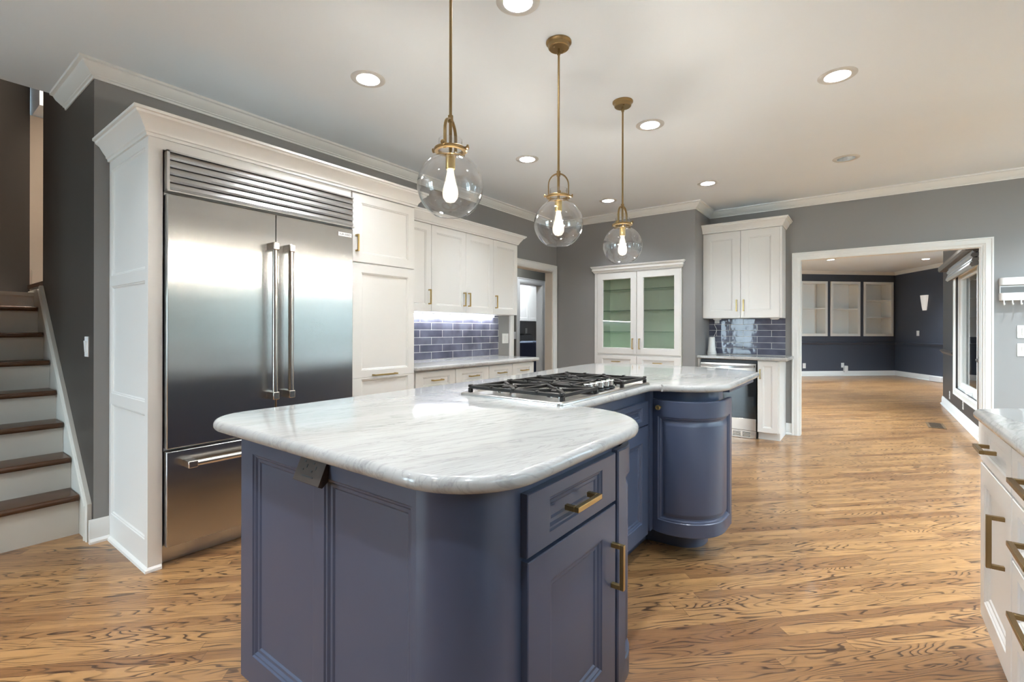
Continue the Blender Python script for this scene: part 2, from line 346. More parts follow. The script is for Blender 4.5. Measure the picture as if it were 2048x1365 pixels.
def panel(mb, x0, x1, z0, z1, t=0.02, st=(0.055, 0.055, 0.055, 0.055), prof=PROF, N=1, fmap=None, mi=0, fill=True, bev=0.002):
    l, r, b, tt = st
    rs = [rect_ring(x0, x1, z0, z1, t, N), rect_ring(x0, x1, z0, z1, bev, N), rect_ring(x0 + bev, x1 - bev, z0 + bev, z1 - bev, 0, N)]
    if prof is not None:
        for i_, d in prof: rs.append(rect_ring(x0 + l + i_, x1 - r - i_, z0 + b + i_, z1 - tt - i_, d, N))
    n = len(rs[0]); vs = [p for q in rs for p in q]
    if fmap: vs = [fmap(*p) for p in vs]
    fs = []
    for k in range(len(rs) - 1):
        for i in range(n): fs.append((k * n + i, k * n + (i + 1) % n, (k + 1) * n + (i + 1) % n, (k + 1) * n + i))
    base = (len(rs) - 1) * n
    if fill:
        for i in range(N): fs.append((base + i, base + i + 1, base + n - 2 - i, base + n - 1 - i))
    for i in range(N): fs.append((i + 1, i, n - 1 - i, n - 2 - i)) if fill else None
    mb.add(vs, fs, mi); return mb
def bar_pull(parent, x, z, L, vert=True, y=-0.0, m=None, s=0.0055, out=0.030, name='handle', label=None):
    mb = MB()
    if vert:
        mb.box(x - s, x + s, -out - s, -out + s, z - L / 2, z + L / 2)
        for q in (z - L / 2 + s, z + L / 2 - s): mb.box(x - s, x + s, -out + s, 0, q - s, q + s)
    else:
        mb.box(x - L / 2, x + L / 2, -out - s, -out + s, z - s, z + s)
        for q in (x - L / 2 + s, x + L / 2 - s): mb.box(q - s, q + s, -out + s, 0, z - s, z + s)
    o = mb.build(name, m or BRASS, parent, bevel=0.0012, world=False)
    if label: o['label'] = label
    return o
def sweep(mb, path, prof, closed=False, mi=0):
    """path: list of (x,y); prof: list of (out,z); out is to the right of travel"""
    n = len(path); rs = []
    for i, p in enumerate(path):
        p = Vector(p); a = Vector(path[i - 1]) if (i > 0 or closed) else None; b_ = Vector(path[(i + 1) % n]) if (i < n - 1 or closed) else None
        d1 = (p - a).normalized() if a is not None else None; d2 = (b_ - p).normalized() if b_ is not None else None
        if d1 is None: d1 = d2
        if d2 is None: d2 = d1
        n1 = Vector((d1.y, -d1.x)); n2 = Vector((d2.y, -d2.x)); mm = (n1 + n2); mm = mm / max(0.2, mm.dot(n1))
        rs.append([(p.x + mm.x * o, p.y + mm.y * o, z) for o, z in prof])
    if closed: rs.append(rs[0])
    return mb.rings(rs, not closed, not closed, mi)
def wallbox(mb, P0, P1, z0, z1, th, holes=(), mi=0):
    """wall face along P0->P1, thickness th to the left of travel; holes (s0,s1,za,zb)"""
    P0, P1 = Vector(P0), Vector(P1); D = P1 - P0; L = D.length; D = D / L; Nn = Vector((-D.y, D.x))
    ss = sorted({0.0, L, *[h[0] for h in holes], *[h[1] for h in holes]}); zs = sorted({z0, z1, *[h[2] for h in holes], *[h[3] for h in holes]})
    for i in range(len(ss) - 1):
        col = []
        for k in range(len(zs) - 1):
            cs, cz = (ss[i] + ss[i + 1]) / 2, (zs[k] + zs[k + 1]) / 2
            if any(h[0] < cs < h[1] and h[2] < cz < h[3] for h in holes): continue
            if col and abs(col[-1][1] - zs[k]) < 1e-9: col[-1][1] = zs[k + 1]
            else: col.append([zs[k], zs[k + 1]])
        for za, zb in col:
            a = P0 + D * ss[i]; b_ = P0 + D * ss[i + 1]; q = [a, b_, b_ + Nn * th, a + Nn * th]
            mb.add([(p.x, p.y, za) for p in q] + [(p.x, p.y, zb) for p in q], [(0, 3, 2, 1), (4, 5, 6, 7), (0, 1, 5, 4), (1, 2, 6, 5), (2, 3, 7, 6), (3, 0, 4, 7)], mi)
    return mb
def round_poly(pts, seg=10):
    """pts: (x,y,r)"""
    out = []; n = len(pts)
    for i, (x, y, r) in enumerate(pts):
        p = Vector((x, y)); a = Vector(pts[i - 1][:2]); b_ = Vector(pts[(i + 1) % n][:2])
        if r <= 0: out.append((x, y)); continue
        u = (a - p).normalized(); v = (b_ - p).normalized(); ang = u.angle(v); t = min(r / math.tan(ang / 2), (a - p).length * 0.499 + 1e-6 if False else (a - p).length, (b_ - p).length)
        rr = t * math.tan(ang / 2); c = p + (u + v).normalized() * (rr / math.sin(ang / 2)); s0 = p + u * t - c; s1 = p + v * t - c
        a0 = math.atan2(s0.y, s0.x); a1 = math.atan2(s1.y, s1.x); d = (a1 - a0 + PI) % (2 * PI) - PI
        for k in range(seg + 1): aa = a0 + d * k / seg; out.append((c.x + rr * math.cos(aa), c.y + rr * math.sin(aa)))
    return out
def offset(poly, d):
    n = len(poly); res = []
    for i in range(n):
        p = Vector(poly[i]); a = Vector(poly[i - 1]); b_ = Vector(poly[(i + 1) % n])
        d1 = (p - a); d2 = (b_ - p)
        if d1.length < 1e-7: d1 = d2
        if d2.length < 1e-7: d2 = d1
        d1.normalize(); d2.normalize(); n1 = Vector((-d1.y, d1.x)); n2 = Vector((-d2.y, d2.x)); mm = n1 + n2; mm = mm / max(0.3, mm.dot(n1)); res.append((p.x + mm.x * d, p.y + mm.y * d))
    return res
def slab(outline, z0, z1, r=0.016, seg=4):
    """outline counter-clockwise; half-round edge"""
    mb = MB(); h = z1 - z0; rs = []
    for k in range(seg + 1):
        a = PI / 2 * k / seg; rs.append((r * (1 - math.sin(a)), z0 + r * (1 - math.cos(a))))
    for k in range(seg + 1):
        a = PI / 2 * k / seg; rs.append((r * (1 - math.cos(a)), z1 - r + r * math.sin(a)))
    mb.rings([[(x, y, z) for x, y in offset(outline, d)] for d, z in rs])
    return mb
# ================================================================== SETTING
XW, YB1, YB2, ZC = -3.507, 5.735, 6.357, 2.705
struct('floor', MB().box(-6.6, 3.45, -3.2, 18.5, -0.12, 0.0), OAK)
# ceiling with square cut-outs that the round lamps cover
CANS = [(-2.40, 1.77), (-1.285, 1.76), (-2.40, 3.43), (-1.28, 3.39), (-0.150, 3.39), (-2.413, 5.08), (-1.314, 5.08), (-0.160, 5.06), (-2.40, 0.12), (-1.29, 0.10), (-0.15, 1.77), (-0.15, 0.12), (1.55, 4.4), (1.55, 3.3), (1.55, 5.5), (-1.0, -1.3), (-2.3, -1.3)]
def ceil_mesh(x0, x1, y0, y1, z, th, holes):
    mb = MB(); h = 0.068
    xs = sorted({x0, x1, *[c[0] - h for c in holes], *[c[0] + h for c in holes]}); ys = sorted({y0, y1, *[c[1] - h for c in holes], *[c[1] + h for c in holes]})
    for i in range(len(xs) - 1):
        run = None
        for j in range(len(ys) - 1):
            cx, cy_ = (xs[i] + xs[i + 1]) / 2, (ys[j] + ys[j + 1]) / 2
            if any(abs(cx - a) < h and abs(cy_ - b) < h for a, b in holes):
                if run: mb.box(xs[i], xs[i + 1], run[0], run[1], z, z + th); run = None
            else: run = (run[0] if run else ys[j], ys[j + 1])
        if run: mb.box(xs[i], xs[i + 1], run[0], run[1], z, z + th)
    return mb
struct('ceiling', ceil_mesh(-4.17, 2.42, -3.2, 6.48, ZC, 0.14, CANS), CEIL)
DCANS = [(-0.679, 12.76), (1.0, 13.85), (-0.7, 8.6), (-2.4, 10.2), (-2.4, 7.6), (0.4, 7.4), (-2.6, 12.3), (2.3, 12.6)]
struct('ceiling_dining', ceil_mesh(-4.2, 3.45, 6.48, 18.5, 2.79, 0.14, DCANS), CEIL)
# left kitchen wall with the doorway to the hall
mb = wallbox(MB(), (XW, 0.86), (XW, 5.87), 0, ZC, 0.115, [(4.72 - 0.86, 5.63 - 0.86, 0, 2.015)])
struct('wall_left', mb, WALL)
# the stair wall in a darker colour and its grey end face (same plane as wall_left)
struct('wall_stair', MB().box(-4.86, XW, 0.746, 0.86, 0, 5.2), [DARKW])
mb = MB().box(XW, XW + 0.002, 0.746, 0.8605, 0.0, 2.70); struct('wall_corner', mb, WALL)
# glass-cabinet wall (thick) with the recess for the cabinet
mb = MB(); mb.box(XW, -2.915, YB1, YB2, 0, ZC); mb.box(-1.765, -1.62, YB1, YB2, 0, ZC); mb.box(-2.915, -1.765, YB1, YB2, 2.03, ZC); mb.box(-2.915, -1.765, YB1 + 0.42, YB2, 0, 2.03)
struct('wall_back', mb, WALL)
# wall with the wide opening to the dining room
mb = wallbox(MB(), (-1.62, YB2), (2.42, YB2), 0, ZC, 0.12, [(-0.637 + 1.62, 0.875 + 1.62, 0, 2.026)])
struct('wall_right', mb, WALL)
# east side: sink wall, nook
struct('wall_sink', wallbox(MB(), (0.985, 2.60), (0.985, -3.1), 0, ZC, 0.12, [(2.60 - 2.3, 2.60 - 0.0, 1.05, 2.12)]), WALL)
struct('wall_nook_south', wallbox(MB(), (2.3, 2.60), (1.105, 2.60), 0, ZC, 0.12, [(0.1, 1.05, 0.12, 2.40)]), WALL)
struct('wall_nook_east', wallbox(MB(), (2.3, 6.357), (2.3, 2.48), 0, ZC, 0.12, [(0.2, 3.6, 0.10, 2.35)]), WALL)
struct('wall_south', wallbox(MB(), (0.985, -3.0), (-4.3, -3.0), 0, ZC, 0.12, [(3.685, 5.185, 0.06, 2.25)]), WALL)
struct('wall_west', wallbox(MB(), (-4.3, -3.12), (-4.3, -0.35), 0, ZC, 0.12), WALL)
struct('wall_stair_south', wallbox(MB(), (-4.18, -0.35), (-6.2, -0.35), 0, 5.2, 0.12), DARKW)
struct('wall_stairwell_top', MB().box(-4.17, -4.05, -0.35, 0.746, ZC + 0.145, 5.2), BEIGE)
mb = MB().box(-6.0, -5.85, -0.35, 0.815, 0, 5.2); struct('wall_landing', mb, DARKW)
mb = MB().box(-6.0, -5.85, 0.815, 4.5, 0, 3.07); struct('wall_upper_hall', mb, BEIGE)
struct('trim_soffit', MB().box(-6.0, -5.55, 0.83, 4.5, 3.08, 5.2), CEIL)
struct('baseboard_upper', MB().box(-5.85, -5.835, 0.83, 2.2, 1.55, 1.72), BEIGE)
struct('ceiling_stairwell', MB().box(-6.2, -3.6, -0.47, 4.6, 5.2, 5.3), CEIL)
struct('wall_upper_end', MB().box(-6.0, -3.6, 4.5, 4.6, 1.4, 5.2), BEIGE)
struct('wall_upper_side', MB().box(-4.84, -4.74, 0.861, 4.5, 1.4, 5.2), BEIGE)
# hall and laundry behind the doorway
struct('wall_hall', wallbox(MB(), (-4.6, 4.4), (-4.6, 9.3), 0, 2.6, 0.11, [(6.36 - 4.4, 7.03 - 4.4, 0, 1.985)]), paint('hall_olive_paint', (0.16, 0.15, 0.125), 0.5))
struct('wall_hall_near', MB().box(-4.6, XW - 0.115, 4.3, 4.4, 0, 2.6), WALL)
struct('wall_hall_far', MB().box(-4.6, XW - 0.0, 7.6, 7.7, 0, 2.6), WALL)
struct('wall_hall_side', MB().box(XW - 0.115, XW, 5.871, 7.6, 0, 2.6), WALL)
struct('ceiling_hall', MB().box(-6.4, XW - 0.115, 4.3, 9.6, 2.6, 2.7), CEIL)
struct('wall_laundry', MB().box(-6.33, -6.22, 5.0, 9.6, 0, 2.6), WALL)
struct('wall_laundry_far', MB().box(-6.22, -4.71, 9.3, 9.4, 0, 2.6), WALL)
struct('wall_laundry_near', MB().box(-6.22, -4.71, 5.0, 5.1, 0, 2.6), WALL)
# dining room
FP0, FP1, FP2 = Vector((-1.455, 14.687)), Vector((0.572, 16.571)), Vector((1.408, 14.946))
FD = (FP1 - FP0).normalized(); FN = Vector((-FD.y, FD.x)); FL = (FP1 - FP0).length
farA = FP0 - FD * 3.2; LF = (FP1 - farA).length
bk = [(LF - 2.74, LF - 2.02), (LF - 1.875, LF - 1.07), (LF - 0.91, LF - 0.092)]
mb = wallbox(MB(), farA, FP1 + FD * 0.05, 0, 2.79, 0.36, [(a, b, 1.09, 2.49) for a, b in bk])
struct('wall_far', mb, NAVYW)
RD = (FP2 - FP1).normalized(); FP3 = FP1 + RD * 4.6
struct('wall_far_right', wallbox(MB(), FP1, FP3, 0, 2.79, 0.12), NAVYW)
struct('wall_dining_west', wallbox(MB(), (-3.8, 6.4), (-3.8, 15.6), 0, 2.79, 0.12, [(0.9, 6.1, 0.25, 2.45)]), NAVYW)
mb = wallbox(MB(), (0.985, 10.463), (0.985, 6.478), 0, 2.79, 0.13, [(10.463 - 9.14, 10.463 - 7.40, 0.40, 2.0)])
struct('wall_window', mb, paint('dark_grey_brown_paint', (0.040, 0.037, 0.038), 0.4))
struct('wall_dining_return', MB().box(0.985, 3.4, 10.4635, 10.6, 0, 2.79), bpy.data.materials['dark_grey_brown_paint'])
struct('wall_dining_east', wallbox(MB(), (3.3, 15.0), (3.3, 10.6), 0, 2.79, 0.12, [(0.8, 4.0, 0.25, 2.45)]), NAVYW)
# outside
struct('floor_outside', MB().box(-14, 26, -16, 30, -0.5, -0.45), OUTSIDE)

# ---- crown, casings, baseboards
ck = [(0, 2.622), (0.006, 2.622), (0.008, 2.634), (0.016, 2.637), (0.018, 2.643), (0.024, 2.646), (0.034, 2.655), (0.050, 2.668), (0.058, 2.680), (0.062, 2.688), (0.066, 2.690), (0.078, 2.692), (0.080, ZC), (0, ZC)]
mb = MB(); sweep(mb, [(-4.165, 0.746), (XW, 0.746), (XW, YB1), (-1.62, YB1), (-1.62, YB2), (2.3, YB2)], ck); struct('trim_1', mb, TRIM, smooth=35)
def shift(prof, dz, s=1.0): return [(o * s, z + dz) for o, z in prof]
mb = MB(); sweep(mb, [(2.3, YB2 - 0.001), (2.3, 2.60), (0.985, 2.60), (0.985, -3.0), (-4.3, -3.0), (-4.3, -0.36)], ck); struct('trim_2', mb, TRIM, smooth=35)
mb = MB(); sweep(mb, [tuple(farA), tuple(FP1), tuple(FP3)], shift(ck, 2.79 - ZC)); struct('trim_3', mb, TRIM, smooth=35)
bb = [(0, 0), (0.030, 0), (0.030, 0.012), (0.020, 0.024), (0.015, 0.026), (0.015, 0.098), (0.011, 0.104), (0.011, 0.120), (0.006, 0.130), (0, 0.132)]
def base(name, path, m=TRIM, prof=bb): mb = MB(); sweep(mb, path, prof); struct(name, mb, m, smooth=35)
base('baseboard_left', [(XW, 0.725), (XW, 0.815)])
base('baseboard_right', [(-0.769, YB2), (-0.707, YB2)]); base('baseboard_nook', [(0.95, YB2), (2.3, YB2)])
base('baseboard_far', [tuple(farA), tuple(FP1), tuple(FP3)])
base('baseboard_window', [(3.3, 10.6), (0.985, 10.6), (0.985, 6.5)])
base('baseboard_hall', [(-4.6, 4.4), (-4.6, 6.29)])
rail = [(0, 0.835), (0.012, 0.838), (0.016, 0.850), (0.030, 0.868), (0.038, 0.876), (0.040, 0.892), (0.028, 0.900), (0.012, 0.905), (0, 0.908)]
mb = MB(); sweep(mb, [tuple(farA), tuple(FP1), tuple(FP3)], rail); struct('trim_4', mb, NAVYW, smooth=35)
mb = MB(); sweep(mb, [(1.5, 10.6), (0.985, 10.6), (0.985, 9.24)], rail); sweep(mb, [(0.985, 7.30), (0.985, 6.5)], rail); struct('trim_5', mb, bpy.data.materials['dark_grey_brown_paint'], smooth=35)
def casing(name, origin, D, s0, s1, zt, wd=0.072, zb=0.0, bottom=False, m=TRIM, pr=0.018):
    """flat moulded casing round an opening; D direction along wall, faces to the right of D"""
    D = Vector(D).normalized(); Nn = Vector((D.y, -D.x)); O = Vector(origin)
    cp = [(0.0, 0.0), (0.0, pr * 0.6), (0.012, pr * 0.75), (0.018, pr), (wd - 0.016, pr * 0.8), (wd - 0.012, pr * 1.25), (wd, pr * 1.25), (wd, 0.0)]
    def P(s, z, o): q = O + D * s + Nn * o; return (q.x, q.y, z)
    rs = []
    if bottom:
        seq = [(s0, zb, -1, -1), (s0, zt, -1, 1), (s1, zt, 1, 1), (s1, zb, 1, -1), (s0, zb, -1, -1)]
    else: seq = [(s0, zb, -1, 0), (s0, zt, -1, 1), (s1, zt, 1, 1), (s1, zb, 1, 0)]
    for s, z, a, b_ in seq: rs.append([P(s + a * u, z + b_ * u, o) for u, o in cp])
    mb = MB().rings(rs, not bottom, not bottom); return struct(name, mb, m, smooth=30)
def jamb(name, P0, P1, s0, s1, zt, th, t=0.012, m=TRIM):
    mb = MB(); D = (Vector(P1) - Vector(P0)).normalized(); Nn = Vector((-D.y, D.x)); O = Vector(P0)
    def bx(sa, sb, za, zb):
        q = [O + D * sa, O + D * sb, O + D * sb + Nn * th, O + D * sa + Nn * th]
        mb.add([(p.x, p.y, za) for p in q] + [(p.x, p.y, zb) for p in q], [(0, 3, 2, 1), (4, 5, 6, 7), (0, 1, 5, 4), (1, 2, 6, 5), (2, 3, 7, 6), (3, 0, 4, 7)])
    bx(s0, s0 + t, 0, zt); bx(s1 - t, s1, 0, zt); bx(s0 + t, s1 - t, zt - t, zt); return struct(name, mb, m)
casing('trim_6', (0, YB2), (1, 0), -0.637, 0.875, 2.026); jamb('trim_7', (0, YB2), (1, YB2), -0.637, 0.875, 2.026, 0.12)
casing('trim_8', (XW, 0), (0, 1), 4.72, 5.63, 2.015, 0.085); jamb('trim_9', (XW, 0), (XW, 1), 4.72, 5.63, 2.015, 0.115, m=BEIGE)
casing('trim_10', (-4.6, 0), (0, 1), 6.36, 7.03, 1.985, 0.085); jamb('trim_11', (-4.6, 0), (-4.6, 1), 6.36, 7.03, 1.985, 0.11)

# ================================================================== WINDOWS
def window(name, cx, y0, y1, z0, z1, th, cross=1, cas=True, side=1, mull=()):
    """opening in a wall x=cx facing -x (room on the -x side)"""
    f = MB(); d0 = cx + 0.02; d1 = cx + th - 0.01
    f.box(d0, d1, y0, y0 + 0.03, z0, z1); f.box(d0, d1, y1 - 0.03, y1, z0, z1); f.box(d0, d1, y0 + 0.03, y1 - 0.03, z0, z0 + 0.03); f.box(d0, d1, y0 + 0.03, y1 - 0.03, z1 - 0.03, z1)
    for q in mull: f.box(d0, d1, q - 0.04, q + 0.04, z0 + 0.03, z1 - 0.03)
    o = tag(f.build(name, TRIM, None, bevel=0.003), kind='structure')
    edges = [y0 + 0.03] + [e for q in mull for e in (q - 0.04, q + 0.04)] + [y1 - 0.03]
    for k in range(0, len(edges), 2):
        a, b_ = edges[k], edges[k + 1]; s = MB(); x0, x1 = cx + 0.045, cx + 0.085; ww = 0.055
        s.box(x0, x1, a, a + ww, z0 + 0.03, z1 - 0.03); s.box(x0, x1, b_ - ww, b_, z0 + 0.03, z1 - 0.03); s.box(x0, x1, a + ww, b_ - ww, z0 + 0.03, z0 + 0.03 + ww); s.box(x0, x1, a + ww, b_ - ww, z1 - 0.03 - ww, z1 - 0.03)
        so = s.build('sash', TRIM, o, bevel=0.003)
        MB().box(cx + 0.062, cx + 0.066, a + ww, b_ - ww, z0 + 0.03 + ww, z1 - 0.03 - ww).build('window_pane', GLASS, so)
    return o
wn = window('window_1', 0.985, 7.40, 9.14, 0.40, 2.0, 0.13)
casing('trim_12', (0.985, 10), (0, -1), 10 - 9.14, 10 - 7.40, 2.0, 0.09, 0.40, True)
# crank and latch of the casement
mb = MB().obox((0.975, 7.95, 0.455), (0.03, 0, 0), (0, 0.06, 0), (0, 0, 0.012)); mb.tube([(0.965, 7.95, 0.46), (0.955, 7.99, 0.475), (0.955, 8.04, 0.47)], 0.006); mb.build('window_crank', PLASTIC, wn)
mb = MB(); mb.box(1.25, 1.30, 2.50, 2.58, 0.12, 2.40); mb.box(2.15, 2.20, 2.50, 2.58, 0.12, 2.40); mb.box(1.30, 2.15, 2.50, 2.58, 0.12, 0.17); mb.box(1.30, 2.15, 2.50, 2.58, 2.35, 2.40); struct('window_5', mb, TRIM)  # unseen window added to light the wall with the wide opening
struct('window_5_pane', MB().box(1.30, 2.15, 2.53, 2.534, 0.17, 2.35), GLASS)
window('window_2', 0.985, 0.0, 2.3, 1.05, 2.12, 0.12, mull=(0.77, 1.53))
casing('trim_13', (0.985, 0), (0, -1), -2.3, 0.0, 2.12, 0.075, 1.05, True)
window('window_3', 2.3, 2.757, 6.157, 0.10, 2.35, 0.12, mull=(3.89, 5.02))
casing('trim_14', (2.3, 0), (0, -1), -6.157, -2.757, 2.35, 0.075, 0.10, True)
dr = tag(MB().box(-3.47, -3.43, -3.09, -3.04, 0.06, 2.25).build('door_1', TRIM), kind='structure')
for a, b_ in ((-4.2, -3.47), (-3.43, -2.7)):
    s = MB(); s.box(a, a + 0.08, -3.09, -3.04, 0.06, 2.25); s.box(b_ - 0.08, b_, -3.09, -3.04, 0.06, 2.25); s.box(a + 0.08, b_ - 0.08, -3.09, -3.04, 0.06, 0.18); s.box(a + 0.08, b_ - 0.08, -3.09, -3.04, 2.17, 2.25)
    so = s.build('door_leaf', TRIM, dr); MB().box(a + 0.08, b_ - 0.08, -3.067, -3.063, 0.18, 2.17).build('door_pane', GLASS, so)
def added_window(n, x0, x1, y0, y1, z0, z1, k):
    mb = MB(); mb.box(x0, x1, y0, y0 + 0.05, z0, z1); mb.box(x0, x1, y1 - 0.05, y1, z0, z1); mb.box(x0, x1, y0 + 0.05, y1 - 0.05, z0, z0 + 0.05); mb.box(x0, x1, y0 + 0.05, y1 - 0.05, z1 - 0.05, z1)
    for i in range(1, k): q = y0 + (y1 - y0) * i / k; mb.box(x0, x1, q - 0.03, q + 0.03, z0 + 0.05, z1 - 0.05)
    struct('window_%d' % n, mb, TRIM); xm = (x0 + x1) / 2; struct('window_%d_pane' % n, MB().box(xm - 0.002, xm + 0.002, y0 + 0.05, y1 - 0.05, z0 + 0.05, z1 - 0.05), GLASS)
added_window(4, -3.90, -3.83, 7.3, 12.5, 0.25, 2.45, 4)  # unseen window added to light the far dining walls from the west
added_window(6, 3.33, 3.40, 11.0, 14.2, 0.25, 2.45, 3)  # unseen window added to light the dining room from the east
# shades on the dining window
t = thing('window_shade', 'grey roman shade gathered up under a brown wooden valance over the dark wall window', 'window shade', (0.95, 8.4, 2.1))
mb = MB()
for k, (dx, zz) in enumerate([(0.03, 2.13), (0.045, 2.075), (0.04, 2.02), (0.055, 1.975)]):
    mb.rings([[(0.97 - dx - 0.01, y, zz), (0.97 - dx - 0.022, y, zz - 0.03), (0.97 - dx, y, zz - 0.055), (0.975, y, zz - 0.03), (0.975, y, zz)] for y in (7.29, 9.35)])
mb.build('folded_fabric', SHADEF, t, smooth=30)
mb = MB().rings([[(0.978, y, 2.10), (0.86, y, 2.10), (0.845, y, 2.125), (0.85, y, 2.17), (0.87, y, 2.185), (0.978, y, 2.19)] for y in (7.25, 9.75)]); mb.build('valance', VALW, t, smooth=30)

# ================================================================== OUTDOOR GREENERY
def foliage(name, label, cx, cy_, w_, d_, z0, z1, n, m, seed, trunk=True):
    rnd = random.Random(seed); t = thing(name, label, 'tree', (cx, cy_, -0.45))
    mb = MB()
    for _ in range(n):
        a = rnd.random() * 2 * PI; h = rnd.random(); r = math.sqrt(rnd.uniform(0.35, 1)); k = math.sin(PI * min(1, 0.12 + 0.88 * (1 - h))) ** 0.5 if h > 0.5 else 1.0
        p = Vector((cx + w_ * r * k * math.cos(a), cy_ + d_ * r * k * math.sin(a), z0 + (z1 - z0) * h)); s_ = rnd.uniform(0.05, 0.13)
        u = Vector((rnd.uniform(-1, 1), rnd.uniform(-1, 1), rnd.uniform(-1, 1))).normalized(); v = u.cross(Vector((rnd.uniform(-1, 1), rnd.uniform(-1, 1), rnd.uniform(-1, 1)))).normalized()
        mb.add([p - u * s_, p - v * s_ * 0.5, p + u * s_, p + v * s_ * 0.5], [(0, 1, 2, 3)])
    mb.build('foliage', m, t)
    if trunk: MB().tube([(cx, cy_, -0.45), (cx + 0.05, cy_, 0.6), (cx, cy_ + 0.05, z0 + 0.4 * (z1 - z0))], [0.16, 0.12, 0.07]).build('trunk', BARK, t)
LEAF2 = mat('blue_green_needles', (0.050, 0.088, 0.110), 0.8); LEAF4 = mat('pale_green_leaves', (0.17, 0.26, 0.235), 0.8)
foliage('evergreen_tree', 'blue green evergreen close outside the dining room window', 1.85, 9.35, 0.56, 0.86, -0.4, 2.5, 9000, LEAF2, 3)
foliage('evergreen_tree', 'blue green evergreen outside the dining room window, farther along', 8.4, 13.2, 1.4, 1.6, -0.3, 5.5, 4000, LEAF2, 4)
foliage('garden_tree', 'leafy garden tree outside the breakfast nook windows', 4.9, 4.3, 0.7, 1.15, -0.4, 3.0, 7000, LEAF4, 5)
foliage('garden_tree', 'leafy garden tree outside the breakfast nook, nearer the dining room', 5.0, 6.7, 0.7, 1.15, -0.4, 2.9, 7000, LEAF4, 8)
foliage('garden_tree', 'leafy garden tree outside the sink window', 3.3, 0.85, 0.8, 2.2, -0.4, 2.7, 14000, LEAF4, 6)

# ================================================================== STAIRCASE
t = thing('staircase', 'white staircase with dark oak treads climbing along the dark wall', 'staircase', (-3.7, 0.2, 0))
SY0, SY1 = -0.348, 0.728
nz = [(-3.700 - 0.1965 * k, 0.232 + 0.190 * k) for k in range(7)]
px_, pz_ = -3.725, 0.0
for k, (nx, zz) in enumerate(nz):
    MB().box(nx - 0.055, nx - 0.030, SY0, SY1, pz_, zz - 0.034).build('riser', STAIRW, t)
    mb = MB(); r = 0.017; rs = []
    prof = [(nx - 0.23, zz - 0.034), (nx - r, zz - 0.034)] + [(nx - r + r * math.cos(a), zz - 0.017 + r * math.sin(a)) for a in [-PI / 2 + PI * q / 6 for q in range(1, 6)]] + [(nx - r, zz), (nx - 0.23, zz)]
    mb.rings([[(x, y, z) for x, z in prof] for y in (SY0, SY1 - 0.005)]); mb.build('tread', TREAD, t, smooth=40)
    pz_ = zz
LX = nz[-1][0] - 0.19
MB().box(LX - 0.02, LX, SY0, SY1, pz_, 1.455).build('riser', STAIRW, t)
MB().box(-5.849, LX + 0.012, SY0, SY1, 1.455, 1.482).build('landing', STAIRW, t)
mb = MB(); pts = [(-3.565, 0.0), (-3.565, 0.215), (-4.84, 1.50), (-5.30, 1.50), (-5.30, 0.0)]
mb.rings([[(x, y, z) for x, z in pts] for y in (0.729, 0.745)]); mb.build('skirt_board', STAIRW, t)
# moulded cap that follows the skirt
mb = MB(); pth = [(-3.535, 0.0), (-3.535, 0.213), (-4.835, 1.523)]; wdt = 0.052; pr = [(0.0, 0.0), (0.0, 0.020), (0.014, 0.026), (0.020, 0.020), (0.032, 0.020), (0.038, 0.028), (wdt, 0.028), (wdt, 0.0)]
rs = []
for i, (x, z) in enumerate(pth):
    d1 = Vector((pth[i][0] - pth[i - 1][0], pth[i][1] - pth[i - 1][1])).normalized() if i else None; d2 = Vector((pth[i + 1][0] - x, pth[i + 1][1] - z)).normalized() if i < 2 else None
    d1 = d1 or d2; d2 = d2 or d1; n1 = Vector((-d1.y, d1.x)); n2 = Vector((-d2.y, d2.x)); mm = n1 + n2; mm = mm / mm.dot(n1)
    rs.append([(x + mm.x * (u), 0.745 - o, z + mm.y * (u)) for u, o in pr])
mb.rings(rs); mb.build('skirt_cap', STAIRW, t, smooth=30)
for nm, lab, (lx, ly, lz), es in (('hall_fill_lamp', 'flush fill lamp added on the hall ceiling behind the left doorway', (-4.1, 5.9, 2.6), 34.0), ('laundry_fill_lamp', 'flush fill lamp added on the laundry ceiling', (-5.35, 7.9, 2.6), 80.0)):  # unseen lamps added to brighten the hall and laundry
    tt = thing(nm, lab, 'ceiling light', (lx, ly, lz)); MB().lathe([(0.0, 2.599), (0.16, 2.599), (0.16, 2.575), (0.14, 2.57)], lx, ly, 32).build('canopy', NICKEL, tt, smooth=40)
    MB().lathe([(0.14, 2.571), (0.125, 2.53), (0.08, 2.50), (0.0, 2.49)], lx, ly, 32).build('shade', mat(nm + '_glass', (0.9, 0.9, 0.9), 0.5, emit=(0.88, 0.94, 1.0), es=es), tt, smooth=60)
# next flight
t = thing('upper_flight', 'dark nosing of the next stair flight turning off the landing', 'staircase', (-5.3, 0.9, 1.48))
for k in range(5):
    MB().box(-5.84, -4.87, 0.80 + 0.25 * k, 1.10 + 0.25 * k, 1.55 + 0.19 * k, 1.585 + 0.19 * k).build('tread', TREAD, t)
    MB().box(-5.84, -4.87, 0.83 + 0.25 * k, 0.85 + 0.25 * k, 1.483 + (0.102 + 0.19 * (k - 1) if k else 0), 1.548 + 0.19 * k).build('riser', STAIRW, t)

